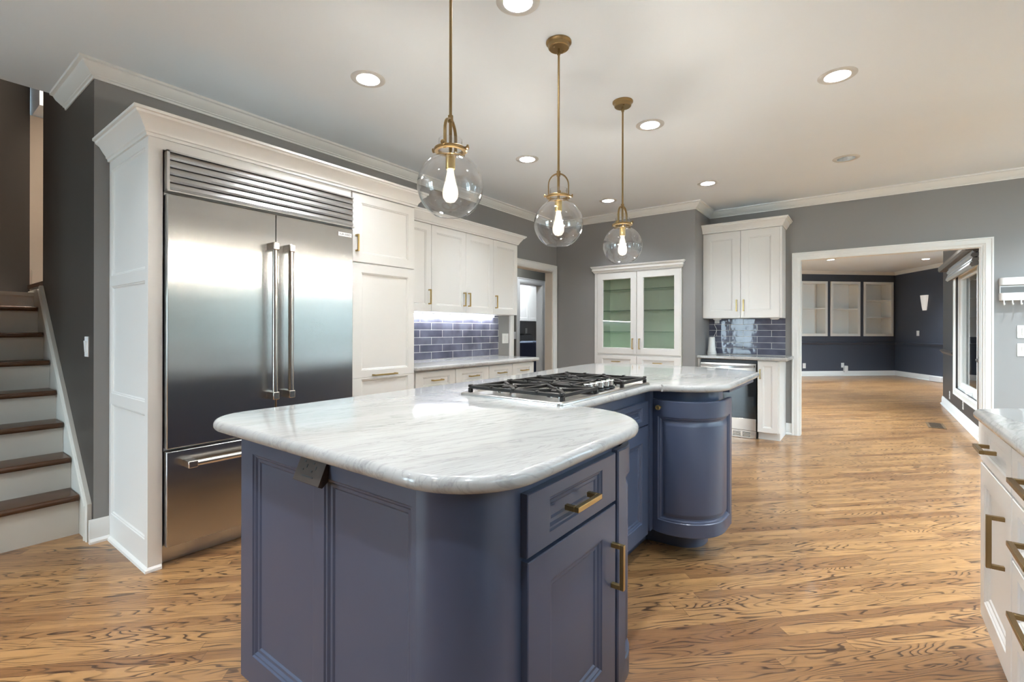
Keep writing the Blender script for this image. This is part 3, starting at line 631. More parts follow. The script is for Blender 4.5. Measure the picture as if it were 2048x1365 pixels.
t = thing('stair_fill_lamp', 'round fill lamp added high in the upper stair hall', 'ceiling light', (-5.2, 1.9, 5.2))  # unseen lamp added to light the stairwell and upper hall
MB().lathe([(0.0, 5.199), (0.19, 5.199), (0.19, 5.17), (0.17, 5.165)], -5.2, 1.9, 32).build('canopy', NICKEL, t, smooth=40)
MB().lathe([(0.17, 5.166), (0.155, 5.12), (0.10, 5.08), (0.0, 5.065)], -5.2, 1.9, 32).build('shade', mat('stair_fill_glass', (0.9, 0.9, 0.9), 0.5, emit=(1.0, 0.92, 0.84), es=420.0), t, smooth=60)
def switch_plate(name, label, cat, c, D, wd=0.073, ht=0.117, gang=1, kind='paddle', group=None):
    """plate on a wall, D = direction along the wall (faces right of D)"""
    D = Vector((*D, 0)).normalized(); Nn = Vector((D.y, -D.x, 0)); c = Vector(c); t = thing(name, label, cat, tuple(c - Vector((0, 0, ht / 2))), 0, group)
    MB().obox(c + Nn * 0.003, D * (wd / 2), Nn * 0.003, Vector((0, 0, ht / 2))).build('cover_plate', PLASTIC, t, bevel=0.0015)
    for g in range(gang):
        cc = c + D * ((g - (gang - 1) / 2) * 0.046)
        if kind == 'paddle':
            MB().obox(cc + Nn * 0.009, D * 0.0165, Nn * 0.004 + Vector((0, 0, 0.002)), Vector((0, 0, 0.033)) + Nn * 0.002).build('rocker', PLASTIC, t, bevel=0.001)
        else:
            mb = MB()
            for dz in (-0.02, 0.02): mb.obox(cc + Nn * 0.0065 + Vector((0, 0, dz)), D * 0.0165, Nn * 0.0012, Vector((0, 0, 0.014)))
            s_ = mb.build('socket', PLASTIC, t, bevel=0.001); mb = MB()
            for dz in (-0.02, 0.02):
                for dx in (-0.006, 0.006): mb.obox(cc + Nn * 0.008 + D * dx + Vector((0, 0, dz + 0.003)), D * 0.001, Nn * 0.0006, Vector((0, 0, 0.004)))
            mb.build('slot', BLACK, s_)
    return t
switch_plate('light_switch', 'white rocker switch on the dark wall beside the stairs', 'light switch', (-3.637, 0.7459, 1.104), (1, 0))
# ================================================================== LEFT RUN: FRIDGE WALL
XF = -2.86
# surround
t = thing('refrigerator_surround', 'tall white panelled surround with crown moulding framing the steel refrigerator', 'cabinet', (XF, 0.815, 0))
mb = MB(); mb.box(XW + 0.002, XF - 0.0, 0.815 + 0.018, 0.876, 0.0, 2.17); mb.build('side_panel', CAB, t)
mb = MB()
for (za, zb) in ((0.0, 0.81), (0.81, 1.48), (1.48, 2.17)):
    lo = 0.15 if za == 0 else 0.03; hi = 0.05 if zb > 2 else 0.03
    panel(mb, XW + 0.002, XF, za, zb, 0.018, (0.035, 0.045, lo, hi), PROF, bev=0.0, fmap=lambda x, y, z: (x, y + 0.815, z))
mb.build('side_moulding', CAB, t)
MB().box(XW + 0.002, XF - 0.06, 0.876, 1.972, 2.14, 2.165).box(XF - 0.06, XF - 0.001, 0.876, 1.972, 2.115, 2.17).build('top_rail', CAB, t)
mb = MB(); sh = [(0, 0), (0.014, 0), (0.012, 0.012), (0.004, 0.020), (0, 0.022)]; sweep(mb, [(XW + 0.03, 0.815), (XF, 0.815), (XF, 0.872)], sh); mb.build('shoe_moulding', CAB, t, smooth=30)
def cab_crown(zb, zt, p):
    h = zt - zb; return [(0, zb), (0.010, zb), (0.012, zb + 0.12 * h), (0.018, zb + 0.16 * h), (0.020, zb + 0.26 * h), (0.030, zb + 0.38 * h), (p * 0.62, zb + 0.66 * h), (p * 0.84, zb + 0.76 * h), (p * 0.86, zb + 0.86 * h), (p, zb + 0.88 * h), (p, zt), (0, zt)]
mb = MB(); sweep(mb, [(XW + 0.003, 0.815), (XF, 0.815), (XF, 2.547), (-3.168, 2.547)], cab_crown(2.166, 2.280, 0.078)); mb.build('crown_moulding', CAB, t, smooth=30)
MB().box(XW + 0.003, XF, 0.815, 2.547, 2.171, 2.276).build('cornice_core', CAB, t)

# refrigerator  (local: x along +Y, -y toward the room)
t = thing('refrigerator', 'large built-in stainless steel french-door refrigerator with top grille', 'refrigerator', (XF, 0.880, 0), PI / 2)
W_ = 1.084
L = lambda mb, n, m, p=None, **k: mb.build(n, m, p or t, world=False, **k)
L(MB().box(0.004, W_ - 0.004, 0.012, 0.60, 0.10, 2.108), 'body', STEEL2)
L(MB().box(0.004, W_ - 0.004, 0.05, 0.58, 0.002, 0.10), 'toe_panel', STEEL2)
# door halves
sp = 0.553
for a, b_, hx in ((0.003, sp - 0.002, sp - 0.035), (sp + 0.002, W_ - 0.003, sp + 0.060)):
    d = L(MB().box(a, b_, -0.038, 0.010, 0.600, 1.890), 'door', STEEL, bevel=0.004)
    mb = MB(); mb.tube([(hx, -0.098, 0.815), (hx, -0.098, 1.700)], 0.0155, 20)
    hb = mb.build('handle', NICKEL, d, world=False, smooth=40)
    for zz in (0.822, 1.690):
        MB().box(hx - 0.018, hx + 0.018, -0.117, -0.038, zz - 0.022, zz + 0.022).build('handle_bracket', NICKEL, d, world=False, bevel=0.004)
d = L(MB().box(0.003, W_ - 0.003, -0.038, 0.010, 0.105, 0.586), 'freezer_drawer', STEEL, bevel=0.004)
mb = MB().tube([(0.085, -0.098, 0.520), (W_ - 0.085, -0.098, 0.520)], 0.0155, 20); mb.build('handle', NICKEL, d, world=False, smooth=40)
for xx in (0.095, W_ - 0.095): MB().box(xx - 0.022, xx + 0.022, -0.117, -0.038, 0.502, 0.538).build('handle_bracket', NICKEL, d, world=False, bevel=0.004)
mb = MB().box(0.0, W_, -0.002, 0.012, 1.902, 2.108); gb = L(mb, 'grille_back', BLACK)
gr = L(MB().box(0.0, 0.012, -0.045, 0.0, 1.902, 2.108).box(0.0, W_, -0.045, -0.002, 2.100, 2.108).box(0.0, W_, -0.050, -0.002, 1.900, 1.908), 'grille_frame', STEEL2)
for k in range(5):
    z0 = 1.910 + 0.0378 * k; mb = MB()
    mb.rings([[(x, -0.006, z0 + 0.030), (x, -0.034, z0 + 0.036), (x, -0.046, z0 + 0.012), (x, -0.040, z0 + 0.002), (x, -0.010, z0 + 0.004)] for x in (0.012, W_ - 0.006)])
    mb.build('louver', STEEL2, gr, world=False)
bd = L(MB().box(W_ - 0.118, W_ - 0.016, -0.041, -0.038, 1.832, 1.858), 'name_plate', mat('white_badge', (0.82, 0.82, 0.80), 0.3))
bd['label'] = 'small white name plate'
def text(s, size, parent, M, m, ext=0.0006, name='lettering'):
    cu = bpy.data.curves.new(name, 'FONT'); cu.body = s; cu.size = size; cu.extrude = ext; cu.align_x = 'CENTER'; cu.align_y = 'CENTER'; cu.space_character = 1.12
    o = bpy.data.objects.new(name, cu); C.objects.link(o); dg = bpy.context.evaluated_depsgraph_get(); me = bpy.data.meshes.new_from_object(o.evaluated_get(dg)); C.objects.unlink(o); bpy.data.objects.remove(o)
    me.materials.clear(); me.materials.append(m); me.transform(M); q = bpy.data.objects.new(name, me); C.objects.link(q); q.parent = parent; return q
text('SUB-ZERO', 0.0165, bd, Matrix.Translation((W_ - 0.067, -0.0412, 1.845)) @ Matrix.Rotation(PI / 2, 4, 'X'), BLACK)

def cabinet(name, label, loc, rz, w_, z0, z1, depth, fronts, m=CAB, cat='cabinet', toe=0.0, group=None, front_y=0.02):
    """fronts: (kind, x0, x1, z0, z1, handle spec or None, stile)"""
    t = thing(name, label, cat, loc, rz, group)
    mb = MB().box(0.0005, w_ - 0.0005, front_y, depth, z0, z1)
    if toe: mb.box(0.0005, w_ - 0.0005, front_y + 0.055, depth, 0.0, z0)
    mb.build('body', m, t, world=False)
    for fr in fronts:
        kind, x0, x1, za, zb, hd = fr[:6]; st = fr[6] if len(fr) > 6 else 0.055; st = (st,) * 4 if not isinstance(st, tuple) else st
        mb = MB(); panel(mb, x0, x1, za, zb, front_y - 0.0005, st)
        d = mb.build(kind, m, t, world=False)
        if hd: bar_pull(d, hd[0], hd[1], hd[2], hd[3] == 'v', s=hd[4] if len(hd) > 4 else 0.0055)
    return t
# pantry
t = thing('pantry_cabinet', 'tall white pantry cabinet beside the steel refrigerator', 'cabinet', (XF, 1.978, 0), PI / 2)
MB().box(0.0, 0.5685, 0.020, 0.64, 0.0, 2.166).build('body', CAB, t, world=False)
mb = MB(); panel(mb, 0.004, 0.566, 1.682, 2.162, 0.0195, (0.075, 0.062, 0.062, 0.062)); d = mb.build('upper_door', CAB, t, world=False); bar_pull(d, 0.033, 1.810, 0.118)
mb = MB(); panel(mb, 0.004, 0.566, 0.865, 1.672, 0.0195, (0.075, 0.062, 0.052, 0.062)); panel(mb, 0.004, 0.566, 0.10, 0.865, 0.0195, (0.075, 0.062, 0.062, 0.012)); d = mb.build('lower_door', CAB, t, world=False); bar_pull(d, 0.275, 0.880, 0.21, False)
# upper cabinets
XU = -3.17; Z0u, Z1u = 1.372, 2.162
ub = [('white wall cabinet with one narrow door beside the tall pantry', 2.566, 3.023, [(2.570, 3.0215, 2.990)]),
      ('double-door white wall cabinet over the tiled counter', 3.023, 3.914, [(3.0245, 3.484, 3.452), (3.487, 3.9125, 3.520)]),
      ('white wall cabinet with one door beside the hall doorway', 3.914, 4.343, [(3.9155, 4.341, 3.948)])]
for lab, a, b_, ds in ub:
    cabinet('wall_cabinet', lab, (XU, a, 0), PI / 2, b_ - a, Z0u, Z1u, 0.333, [('door', x0 - a, x1 - a, Z0u + 0.0, Z1u - 0.003, (h - a, 1.503, 0.135, 'v'), 0.062) for x0, x1, h in ds], group='white wall cabinets over the left counter')
mb = MB(); sweep(mb, [(XU, 2.552), (XU, 4.343), (XW + 0.003, 4.343)], cab_crown(2.163, 2.262, 0.076)); mb.box(XW + 0.003, XU, 2.552, 4.343, 2.164, 2.258)
tag(mb.build('cabinet_cornice', CAB, None, smooth=30), 'white crown moulding running along the top of the left wall cabinets', 'moulding')
t = thing('under_cabinet_light', 'bright led strip under the left wall cabinets', 'light', (-3.45, 3.4, 1.36))
MB().box(-3.485, -3.465, 2.60, 4.30, 1.362, 1.371).build('housing', PLASTIC, t); MB().box(-3.484, -3.466, 2.61, 4.29, 1.358, 1.362).build('led_strip', STRIPM, t)
TL = tiles('slate_blue_glazed_tile_left', 1, 3.183 - 0.3065, 0.912 - 0.0)
tag(MB().box(XW + 0.001, XW + 0.010, 2.566, 4.413, 0.9125, 1.3715).build('tile_backsplash', TL, None), 'glossy slate blue subway tile backsplash under the lit wall cabinets', 'backsplash')
# base cabinets
XB = -2.880
lb = [('white base cabinet drawer unit next to the tall pantry', 2.551, 3.037, 2.576), ('white base cabinet second from the tall pantry', 3.037, 3.492, 3.037), ('white base cabinet third from the tall pantry', 3.492, 3.864, 3.492), ('white base cabinet at the hall doorway end of the left counter', 3.864, 4.250, 3.864)]
for lab, a, b_, d0 in lb:
    x0 = d0 - a + 0.003; x1 = b_ - a - 0.003; c = (x0 + x1) / 2
    cabinet('base_cabinet', lab, (XB, a, 0), PI / 2, b_ - a, 0.10, 0.875, 0.62, [('drawer', x0, x1, 0.700, 0.866, (c, 0.790, 0.118, 'h'), (0.075, 0.075, 0.045, 0.045)), ('door', x0, x1, 0.105, 0.692, (x0 + 0.035, 0.60, 0.13, 'v'), 0.06)], toe=1, group='white base cabinets on the left wall')
o = round_poly([(XW + 0.002, 2.551, 0), (-2.835, 2.551, 0), (-2.835, 4.335, 0.07), (XW + 0.002, 4.335, 0.0)], 8)
tag(slab(o, 0.8755, 0.912, 0.014).build('countertop', MARBLE, None, smooth=50), 'marble countertop along the left wall below the blue tiles', 'countertop')
switch_plate('light_switch', 'double white switch on the strip of wall between the left tiles and the hall doorway', 'light switch', (XW, 4.555, 1.105), (0, 1), 0.118, 0.117, 2)
switch_plate('light_switch', 'white switch on the hall wall seen through the left doorway', 'light switch', (-4.6, 6.225, 1.12), (0, 1))

# ================================================================== LAUNDRY
for k, (a, b_) in enumerate(((7.60, 8.055), (8.055, 8.51), (8.51, 8.965))):
    cabinet('laundry_wall_cabinet', ['white laundry wall cabinet, left one seen through the hall door', 'white laundry wall cabinet, middle one seen through the hall door', 'white laundry wall cabinet, right one seen through the hall door'][k], (-5.90, a, 0), PI / 2, b_ - a, 1.40, 2.235, 0.31, [('door', 0.003, b_ - a - 0.003, 1.405, 2.225, None, (0.06,) * 4)], group='laundry wall cabinets')
def washer(name, label, y, cat):
    t = thing(name, label, cat, (-5.50, y, 0), PI / 2)
    MB().box(0.01, 0.68, 0.0, 0.68, 0.02, 0.955).build('body', APPL, t, world=False, bevel=0.012)
    MB().rings([[(x, 0.50, 0.955), (x, 0.68, 0.955), (x, 0.68, 1.10), (x, 0.63, 1.13), (x, 0.56, 1.10)] for x in (0.03, 0.66)]).build('control_panel', BLACKGLASS, t, world=False, bevel=0.01)
    MB().rings([[(x, 0.03, 0.956), (x, 0.48, 0.956), (x, 0.44, 0.975), (x, 0.06, 0.975)] for x in (0.06, 0.63)]).build('lid', mat('light_blue_lid', (0.25, 0.30, 0.40), 0.15), t, world=False, bevel=0.004)
    MB().lathe([(0.0, 0.0), (0.045, 0.0), (0.042, -0.03), (0.0, -0.03)], n=20, axis='y', org=(0.45, 0.59, 1.03)).build('dial', CHROME, t, world=False, smooth=40)
washer('washing_machine', 'dark blue washing machine in the laundry seen through the hall door, left one', 7.50, 'washing machine'); washer('clothes_dryer', 'dark blue clothes dryer in the laundry seen through the hall door, right one', 8.22, 'dryer')
switch_plate('wall_outlet', 'white outlet above the laundry machines', 'outlet', (-6.22, 8.86, 1.19), (0, 1), kind='socket')

# ================================================================== GLASS-DOOR CHINA CABINET
t = thing('china_cabinet', 'white built-in china cabinet with two glass doors and glass shelves', 'cabinet', (-2.34, YB1, 0))
cx0, cx1 = -2.905, -1.775; GI = paint('cabinet_interior', (0.78, 0.82, 0.69), 0.5)
mb = MB(); mb.box(cx0, -2.870, YB1 - 0.018, YB1 + 0.02, 0, 1.955); mb.box(-1.785, cx1 + 0.0, YB1 - 0.018, YB1 + 0.02, 0, 1.955); mb.box(-2.870, -1.785, YB1 - 0.0, YB1 + 0.02, 0.884, 0.912); mb.box(-2.870, -1.785, YB1, YB1 + 0.02, 1.93, 1.955); mb.build('face_frame', CAB, t)
mb = MB(); sweep(mb, [(cx0 - 0.0, YB1 - 0.001), (cx0, YB1 - 0.018), (cx1, YB1 - 0.018), (cx1, YB1 - 0.001)], cab_crown(1.952, 2.040, 0.045)); mb.box(cx0, cx1, YB1 - 0.017, YB1 + 0.02, 1.955, 2.036); mb.build('crown_moulding', CAB, t, smooth=30)
mb = MB(); mb.box(-2.89, -2.872, YB1 + 0.02, YB1 + 0.40, 0.0, 2.02); mb.box(-1.783, -1.768, YB1 + 0.02, YB1 + 0.40, 0, 2.02); mb.box(-2.872, -1.783, YB1 + 0.385, YB1 + 0.40, 0, 2.02); mb.box(-2.872, -1.783, YB1 + 0.02, YB1 + 0.385, 0.89, 0.91); mb.box(-2.872, -1.783, YB1 + 0.02, YB1 + 0.385, 1.96, 1.98); mb.build('interior', GI, t)
for z_ in (1.186, 1.458, 1.730): MB().box(-2.870, -1.785, YB1 + 0.05, YB1 + 0.375, z_ - 0.004, z_ + 0.004).build('glass_shelf', SHELFG, t)
for x0, x1, g0, g1, hx in ((-2.868, -2.330, -2.788, -2.409, -2.374), (-2.324, -1.786, -2.239, -1.861, -2.284)):
    mb = MB(); pr = [(0.0, 0.0), (0.004, 0.006), (0.006, 0.019)]
    panel(mb, x0, x1, 0.905, 1.945, 0.0195, (g0 - x0 - 0.004, x1 - g1 - 0.004, 0.075, 0.080), pr, fmap=lambda x, y, z: (x, y + YB1 - 0.020, z), fill=False)
    d = mb.build('glass_door', CAB, t); MB().box(g0 - 0.004, g1 + 0.004, YB1 - 0.008, YB1 - 0.004, 0.975, 1.870).build('door_pane', GLASS, d)
    b0 = MB().box(hx - 0.0055, hx + 0.0055, YB1 - 0.056, YB1 - 0.045, 0.968, 1.104)
    for q in (0.974, 1.098): b0.box(hx - 0.0055, hx + 0.0055, YB1 - 0.045, YB1 - 0.020, q - 0.0055, q + 0.0055)
    b0.build('handle', BRASS, d, bevel=0.001)
for x0, x1 in ((-2.868, -2.330), (-2.324, -1.786)):
    for za, zb in ((0.72, 0.880), (0.42, 0.715), (0.10, 0.415)):
        mb = MB(); panel(mb, x0, x1, za, zb, 0.0195, (0.07, 0.07, 0.04, 0.04), fmap=lambda x, y, z: (x, y + YB1 - 0.020, z)); d = mb.build('drawer', CAB, t)
        c = (x0 + x1) / 2; zc = (za + zb) / 2 + 0.005; hb = MB().box(c - 0.055, c + 0.055, YB1 - 0.056, YB1 - 0.045, zc - 0.0055, zc + 0.0055)
        for q in (c - 0.049, c + 0.049): hb.box(q - 0.0055, q + 0.0055, YB1 - 0.045, YB1 - 0.02, zc - 0.0055, zc + 0.0055)
        hb.build('handle', BRASS, d, bevel=0.001)
MB().box(-2.870, -1.785, YB1 + 0.0, YB1 + 0.02, 0.0, 0.884).build('drawer_case', CAB, t)

# ================================================================== HUTCH BY THE OPENING
HY = 5.837
cabinet('narrow_base_cabinet', 'narrow white base cabinet between the wine fridge and the wide opening', (-0.985, HY, 0), 0, 0.215, 0.085, 0.876, 0.515, [('door', 0.004, 0.200, 0.088, 0.868, (0.031, 0.728, 0.108, 'v'), 0.052)], toe=1)
tag(MB().box(-1.618, -1.596, HY + 0.0, YB2 - 0.002, 0, 0.876).build('filler_panel', CAB, None), 'white filler strip left of the wine fridge', 'panel')
t = thing('wine_fridge', 'under-counter wine fridge with steel-framed dark glass door', 'wine fridge', (-1.594, HY, 0))
MB().box(0.001, 0.602, 0.045, 0.50, 0.002, 0.868).build('body', BLACK, t, world=False)
d = MB(); d.box(0.004, 0.598, 0.0, 0.043, 0.745, 0.835); d.box(0.004, 0.598, 0.0, 0.043, 0.092, 0.222); d.box(0.004, 0.03, 0.0, 0.043, 0.222, 0.745); dm = d.build('door', STEEL3, t, world=False, bevel=0.002)
MB().box(0.03, 0.598, 0.004, 0.042, 0.222, 0.745).build('door_pane', BLACKGLASS, dm, world=False)
MB().rings([[(0.02 + 0.56 * i / 12, -0.030 - 0.035 * math.sin(PI * i / 12) + dy, 0.805 - 0.010 * math.sin(PI * i / 12) + dz) for dy, dz in ((-.009, -.012), (.009, -.012), (.009, .012), (-.009, .012))] for i in range(13)]).build('handle', STEEL2, dm, world=False, smooth=30)
for xx in (0.03, 0.57): MB().box(xx - 0.01, xx + 0.01, -0.03, 0.0, 0.795, 0.815).build('handle_post', STEEL2, dm, world=False)
g_ = MB().box(0.004, 0.598, 0.010, 0.045, 0.004, 0.088).build('kick_grille', STEEL3, t, world=False)
mb = MB()
for k in range(5):
    for j in range(4): mb.box(0.06 + 0.10 * k, 0.14 + 0.10 * k, 0.0085, 0.0105, 0.022 + 0.014 * j, 0.028 + 0.014 * j)
mb.build('vent_slot', BLACK, g_, world=False)
o = round_poly([(-1.6185, 5.802, 0.0), (-0.690, 5.802, 0.012), (-0.690, YB2 - 0.002, 0.0), (-1.6185, YB2 - 0.002, 0.0)], 4)
tag(slab(o, 0.8765, 0.914, 0.012).build('countertop', MARBLE, None, smooth=50), 'marble countertop above the wine fridge', 'countertop')
TR = tiles('slate_blue_glazed_tile_right', 0, -1.531 - 0.3065, 0.9145)
tag(MB().box(-1.6195, -0.776, YB2 - 0.010, YB2 - 0.001, 0.9145, 1.3485).build('tile_backsplash', TR, None), 'slate blue subway tile backsplash above the wine fridge counter', 'backsplash')
t = cabinet('wall_cabinet', 'double-door white wall cabinet above the wine fridge counter', (-1.618, YB2 - 0.32, 0), 0, 0.843, 1.350, 2.372, 0.318, [('door', 0.003, 0.420, 1.353, 2.368, (0.383, 1.497, 0.135, 'v'), 0.085), ('door', 0.424, 0.822, 1.353, 2.368, (0.458, 1.497, 0.135, 'v'), 0.085)])
mb = MB(); sweep(mb, [(-1.618, YB2 - 0.321), (-0.775, YB2 - 0.321), (-0.775, YB2 - 0.003)], cab_crown(2.372, 2.470, 0.070)); mb.box(-1.618, -0.775, YB2 - 0.32, YB2 - 0.003, 2.373, 2.466); mb.build('crown_moulding', CAB, t, smooth=30)
for xx, lab in ((-1.48, 'white puck light under the right wall cabinet, above the white speaker'), (-0.86, 'white puck light under the right wall cabinet, by the wide opening')):
    tag(MB().lathe([(0.0, 1.3495), (0.048, 1.3495), (0.046, 1.338), (0.030, 1.330), (0.0, 1.329)], xx, 6.16, 24).build('puck_light', PLASTIC, None, smooth=40), lab, 'light', 'puck lights under the right wall cabinet')
t = thing('smart_speaker', 'small white conical speaker on the marble by the blue tiles', 'speaker', (-1.549, 6.19, 0.914))
MB().lathe([(0.0, 0.9143), (0.052, 0.9143), (0.054, 0.920), (0.053, 0.935), (0.046, 0.965), (0.040, 1.03), (0.037, 1.085), (0.036, 1.118), (0.030, 1.124), (0.0, 1.125)], -1.549, 6.19, 28).build('body', PLASTIC, t, smooth=40)
MB().lathe([(0.0535, 0.934), (0.0545, 0.936), (0.0535, 0.938)], -1.549, 6.19, 28).build('light_ring', RING, t, smooth=40)
t = thing('power_adapter', 'white plug and wiggly cord hanging on the blue tiles over the speaker', 'plug', (-1.515, 6.33, 1.30))
MB().box(-1.545, -1.495, 6.30, 6.345, 1.295, 1.340).build('plug', PLASTIC, t, bevel=0.003)
MB().tube([(-1.545 + 0.0, 6.335, 1.30), (-1.552, 6.335, 1.27), (-1.540, 6.338, 1.245), (-1.528, 6.338, 1.22), (-1.535, 6.335, 1.19), (-1.545, 6.33, 1.16), (-1.548, 6.30, 1.14), (-1.549, 6.262, 1.09), (-1.549, 6.262, 0.95)], 0.0025, 6).build('cord', PLASTIC, t, smooth=40)

# ================================================================== ISLAND
left_edge = [(-1.905, 3.735), (-1.912, 3.50), (-1.877, 3.07), (-1.828, 2.645), (-1.800, 2.28), (-1.786, 1.60), (-1.770, 1.22), (-1.762, 0.95)]
far_arc = [(-0.640, 3.705), (-0.740, 3.790), (-0.863, 3.842), (-1.106, 3.898), (-1.35, 3.905), (-1.618, 3.855)]
pts = [(-1.757, 0.635, 0.15), (-0.548, 0.635, 0.20), (-0.548, 1.600, 0.29), (-0.908, 1.600, 0.03), (-0.908, 2.470, 0.05), (-0.585, 2.480, 0.29), (-0.598, 3.640, 0.05)] + [(x, y, 0.0) for x, y in far_arc] + [(x, y, 0.04 if i == 0 else 0.0) for i, (x, y) in enumerate(left_edge)]
IS = round_poly(pts, 12)
tag(slab(IS, 0.884, 0.920, 0.0165, 6).build('island_countertop', MARBLE, None, smooth=50), 'large curved grey-veined marble countertop on the blue island', 'countertop')
t = thing('kitchen_island', 'slate blue kitchen island cabinet with curved ends under the marble top', 'kitchen island', (-1.2, 1.8, 0))
FY = 0.675; RX = -0.600; ZB = 0.150
body = round_poly([(-1.537, FY + 0.016, 0), (-0.752, FY + 0.016, 0), (-0.752, FY, 0), (RX - 0.02, FY, 0.15), (RX - 0.02, 1.335, 0.0), (RX - 0.03, 1.345, 0), (RX - 0.03, 1.50, 0.12), (-0.965, 1.50, 0.0), (-0.965, 2.585, 0.0), (-0.66, 2.585, 0.22), (-0.66, 2.875, 0.0), (-1.537, 3.35, 0.0)], 10)
MB().prism(body, ZB, 0.8835).build('body', NAVY, t, smooth=40)
pl_ = round_poly([(-1.47, 0.755, 0.0), (-0.70, 0.755, 0.16), (-0.70, 1.40, 0.12), (-1.03, 1.42, 0), (-1.03, 2.67, 0.0), (-0.735, 2.69, 0.14), (-0.735, 2.86, 0.0), (-1.47, 3.28, 0.0)], 10)
MB().prism(pl_, 0.0, ZB - 0.001).build('plinth', NAVY, t, smooth=40)
# front end panel with two recessed fields
fm = lambda x, y, z: (x, y + FY, z)
mb = MB(); EP = [(0.0, 0.0), (0.004, 0.004), (0.008, 0.0045), (0.014, 0.010), (0.022, 0.0105), (0.027, 0.0145)]
panel(mb, -1.537, -1.113, ZB, 0.8835, 0.0155, (0.072, 0.024, 0.085, 0.048), EP, fmap=fm, bev=0.0)
panel(mb, -1.113, -0.752, ZB, 0.8835, 0.0155, (0.023, 0.014, 0.085, 0.048), EP, fmap=fm, bev=0.0)
mb.build('end_panel', NAVY, t)
# right face drawer and door (face +X)
RP = lambda x, y, z: (RX - y, x, z)
mb = MB(); panel(mb, 0.862, 1.318, 0.700, 0.842, 0.0195, (0.090, 0.088, 0.030, 0.030), EP, fmap=RP); d = mb.build('drawer', NAVY, t)
def pull_x(parent, y, z, Ln, vert, X=RX, s=0.0065):
    mb = MB(); o_ = 0.033
    if vert:
        mb.box(X + o_ - s, X + o_ + s, y - s, y + s, z - Ln / 2, z + Ln / 2)
        for q in (z - Ln / 2 + s, z + Ln / 2 - s): mb.box(X, X + o_ - s, y - s, y + s, q - s, q + s)
    else:
        mb.box(X + o_ - s, X + o_ + s, y - Ln / 2, y + Ln / 2, z - s, z + s)
        for q in (y - Ln / 2 + s, y + Ln / 2 - s): mb.box(X, X + o_ - s, q - s, q + s, z - s, z + s)
    return mb.build('handle', BRASS, parent, bevel=0.0012)
pull_x(d, 1.085, 0.768, 0.128, False)
mb = MB(); panel(mb, 0.865, 1.318, 0.160, 0.690, 0.0195, (0.092, 0.088, 0.085, 0.075), EP, fmap=RP); d = mb.build('door', NAVY, t); pull_x(d, 1.292, 0.521, 0.130, True)
# curved doors
def arc_path(c, r, a0, a1, n, lead=None, tail=None):
    p = [(c[0] + r * math.cos(a0 + (a1 - a0) * i / n), c[1] + r * math.sin(a0 + (a1 - a0) * i / n)) for i in range(n + 1)]
    if lead: p = [lead] + p
    if tail: p = p + [tail]
    return p
def path_map(path, x0):
    P = [Vector(q) for q in path]; Ls = [0.0]
    for i in range(1, len(P)): Ls.append(Ls[-1] + (P[i] - P[i - 1]).length)
    nr = []
    for i in range(len(P)):
        a = P[max(i - 1, 0)]; b_ = P[min(i + 1, len(P) - 1)]; dd = (b_ - a).normalized(); nr.append(Vector((-dd.y, dd.x)))
    def f(x, y, z):
        s = min(max(x - x0, 0), Ls[-1]); i = 0
        while i < len(Ls) - 2 and s > Ls[i + 1]: i += 1
        k = (s - Ls[i]) / (Ls[i + 1] - Ls[i]); p = P[i].lerp(P[i + 1], k); n_ = nr[i].lerp(nr[i + 1], k).normalized(); q = p + n_ * y; return (q.x, q.y, z)
    return f, Ls[-1]
# far wing door: from the inner corner round to the right side (travel keeps the outside on the right)
pa = arc_path((-0.842, 2.730), 0.232, -PI / 2 - 0.32, 0.0, 26, lead=(-0.950, 2.535), tail=(-0.610, 2.865))
f_, Lp = path_map(pa, 0.0)
CP = [(0.0, 0.0), (0.004, 0.004), (0.010, 0.005), (0.016, 0.013), (0.024, 0.014), (0.042, 0.006), (0.048, 0.005)]
mb = MB(); panel(mb, 0.0, Lp, ZB - 0.022, 0.834, 0.022, (0.058, 0.050, 0.070, 0.085), CP, N=44, fmap=f_, bev=0.004); d = mb.build('curved_door', NAVY, t, smooth=28)
q = f_(0.074, 0, 0); q2 = f_(0.074, -0.03, 0)
dv = Vector((q2[0] - q[0], q2[1] - q[1], 0)).normalized(); q = Vector((q[0], q[1], 0.798))
sd = dv.cross(Vector((0, 0, 1)))
def knob(base, axis, prof, n=20):
    up = Vector((0, 0, 1)); sd = axis.cross(up).normalized(); rs = [[base + axis * h + sd * (r * math.cos(2 * PI * i / n)) + up * (r * math.sin(2 * PI * i / n)) for i in range(n)] for r, h in prof]
    return MB().rings(rs)
knob(q, dv, [(0.006, 0.0), (0.006, 0.016), (0.012, 0.018), (0.0135, 0.021), (0.0135, 0.030), (0.012, 0.032), (0.008, 0.0325), (0.0075, 0.030), (0.0, 0.030)]).build('knob', BRASS, d, smooth=40)
# near wing curved door, standing a little open
pa = arc_path((-0.760, 1.375), 0.165, 0.0, PI / 2, 20, lead=(-0.597, 1.330), tail=(-0.80, 1.538))
f2, Lp2 = path_map(pa, 0.0)
mb = MB(); panel(mb, 0.0, Lp2, ZB - 0.022, 0.846, 0.022, (0.050, 0.050, 0.070, 0.085), CP, N=36, fmap=f2, bev=0.004); mb.build('curved_door', NAVY, t, smooth=28)
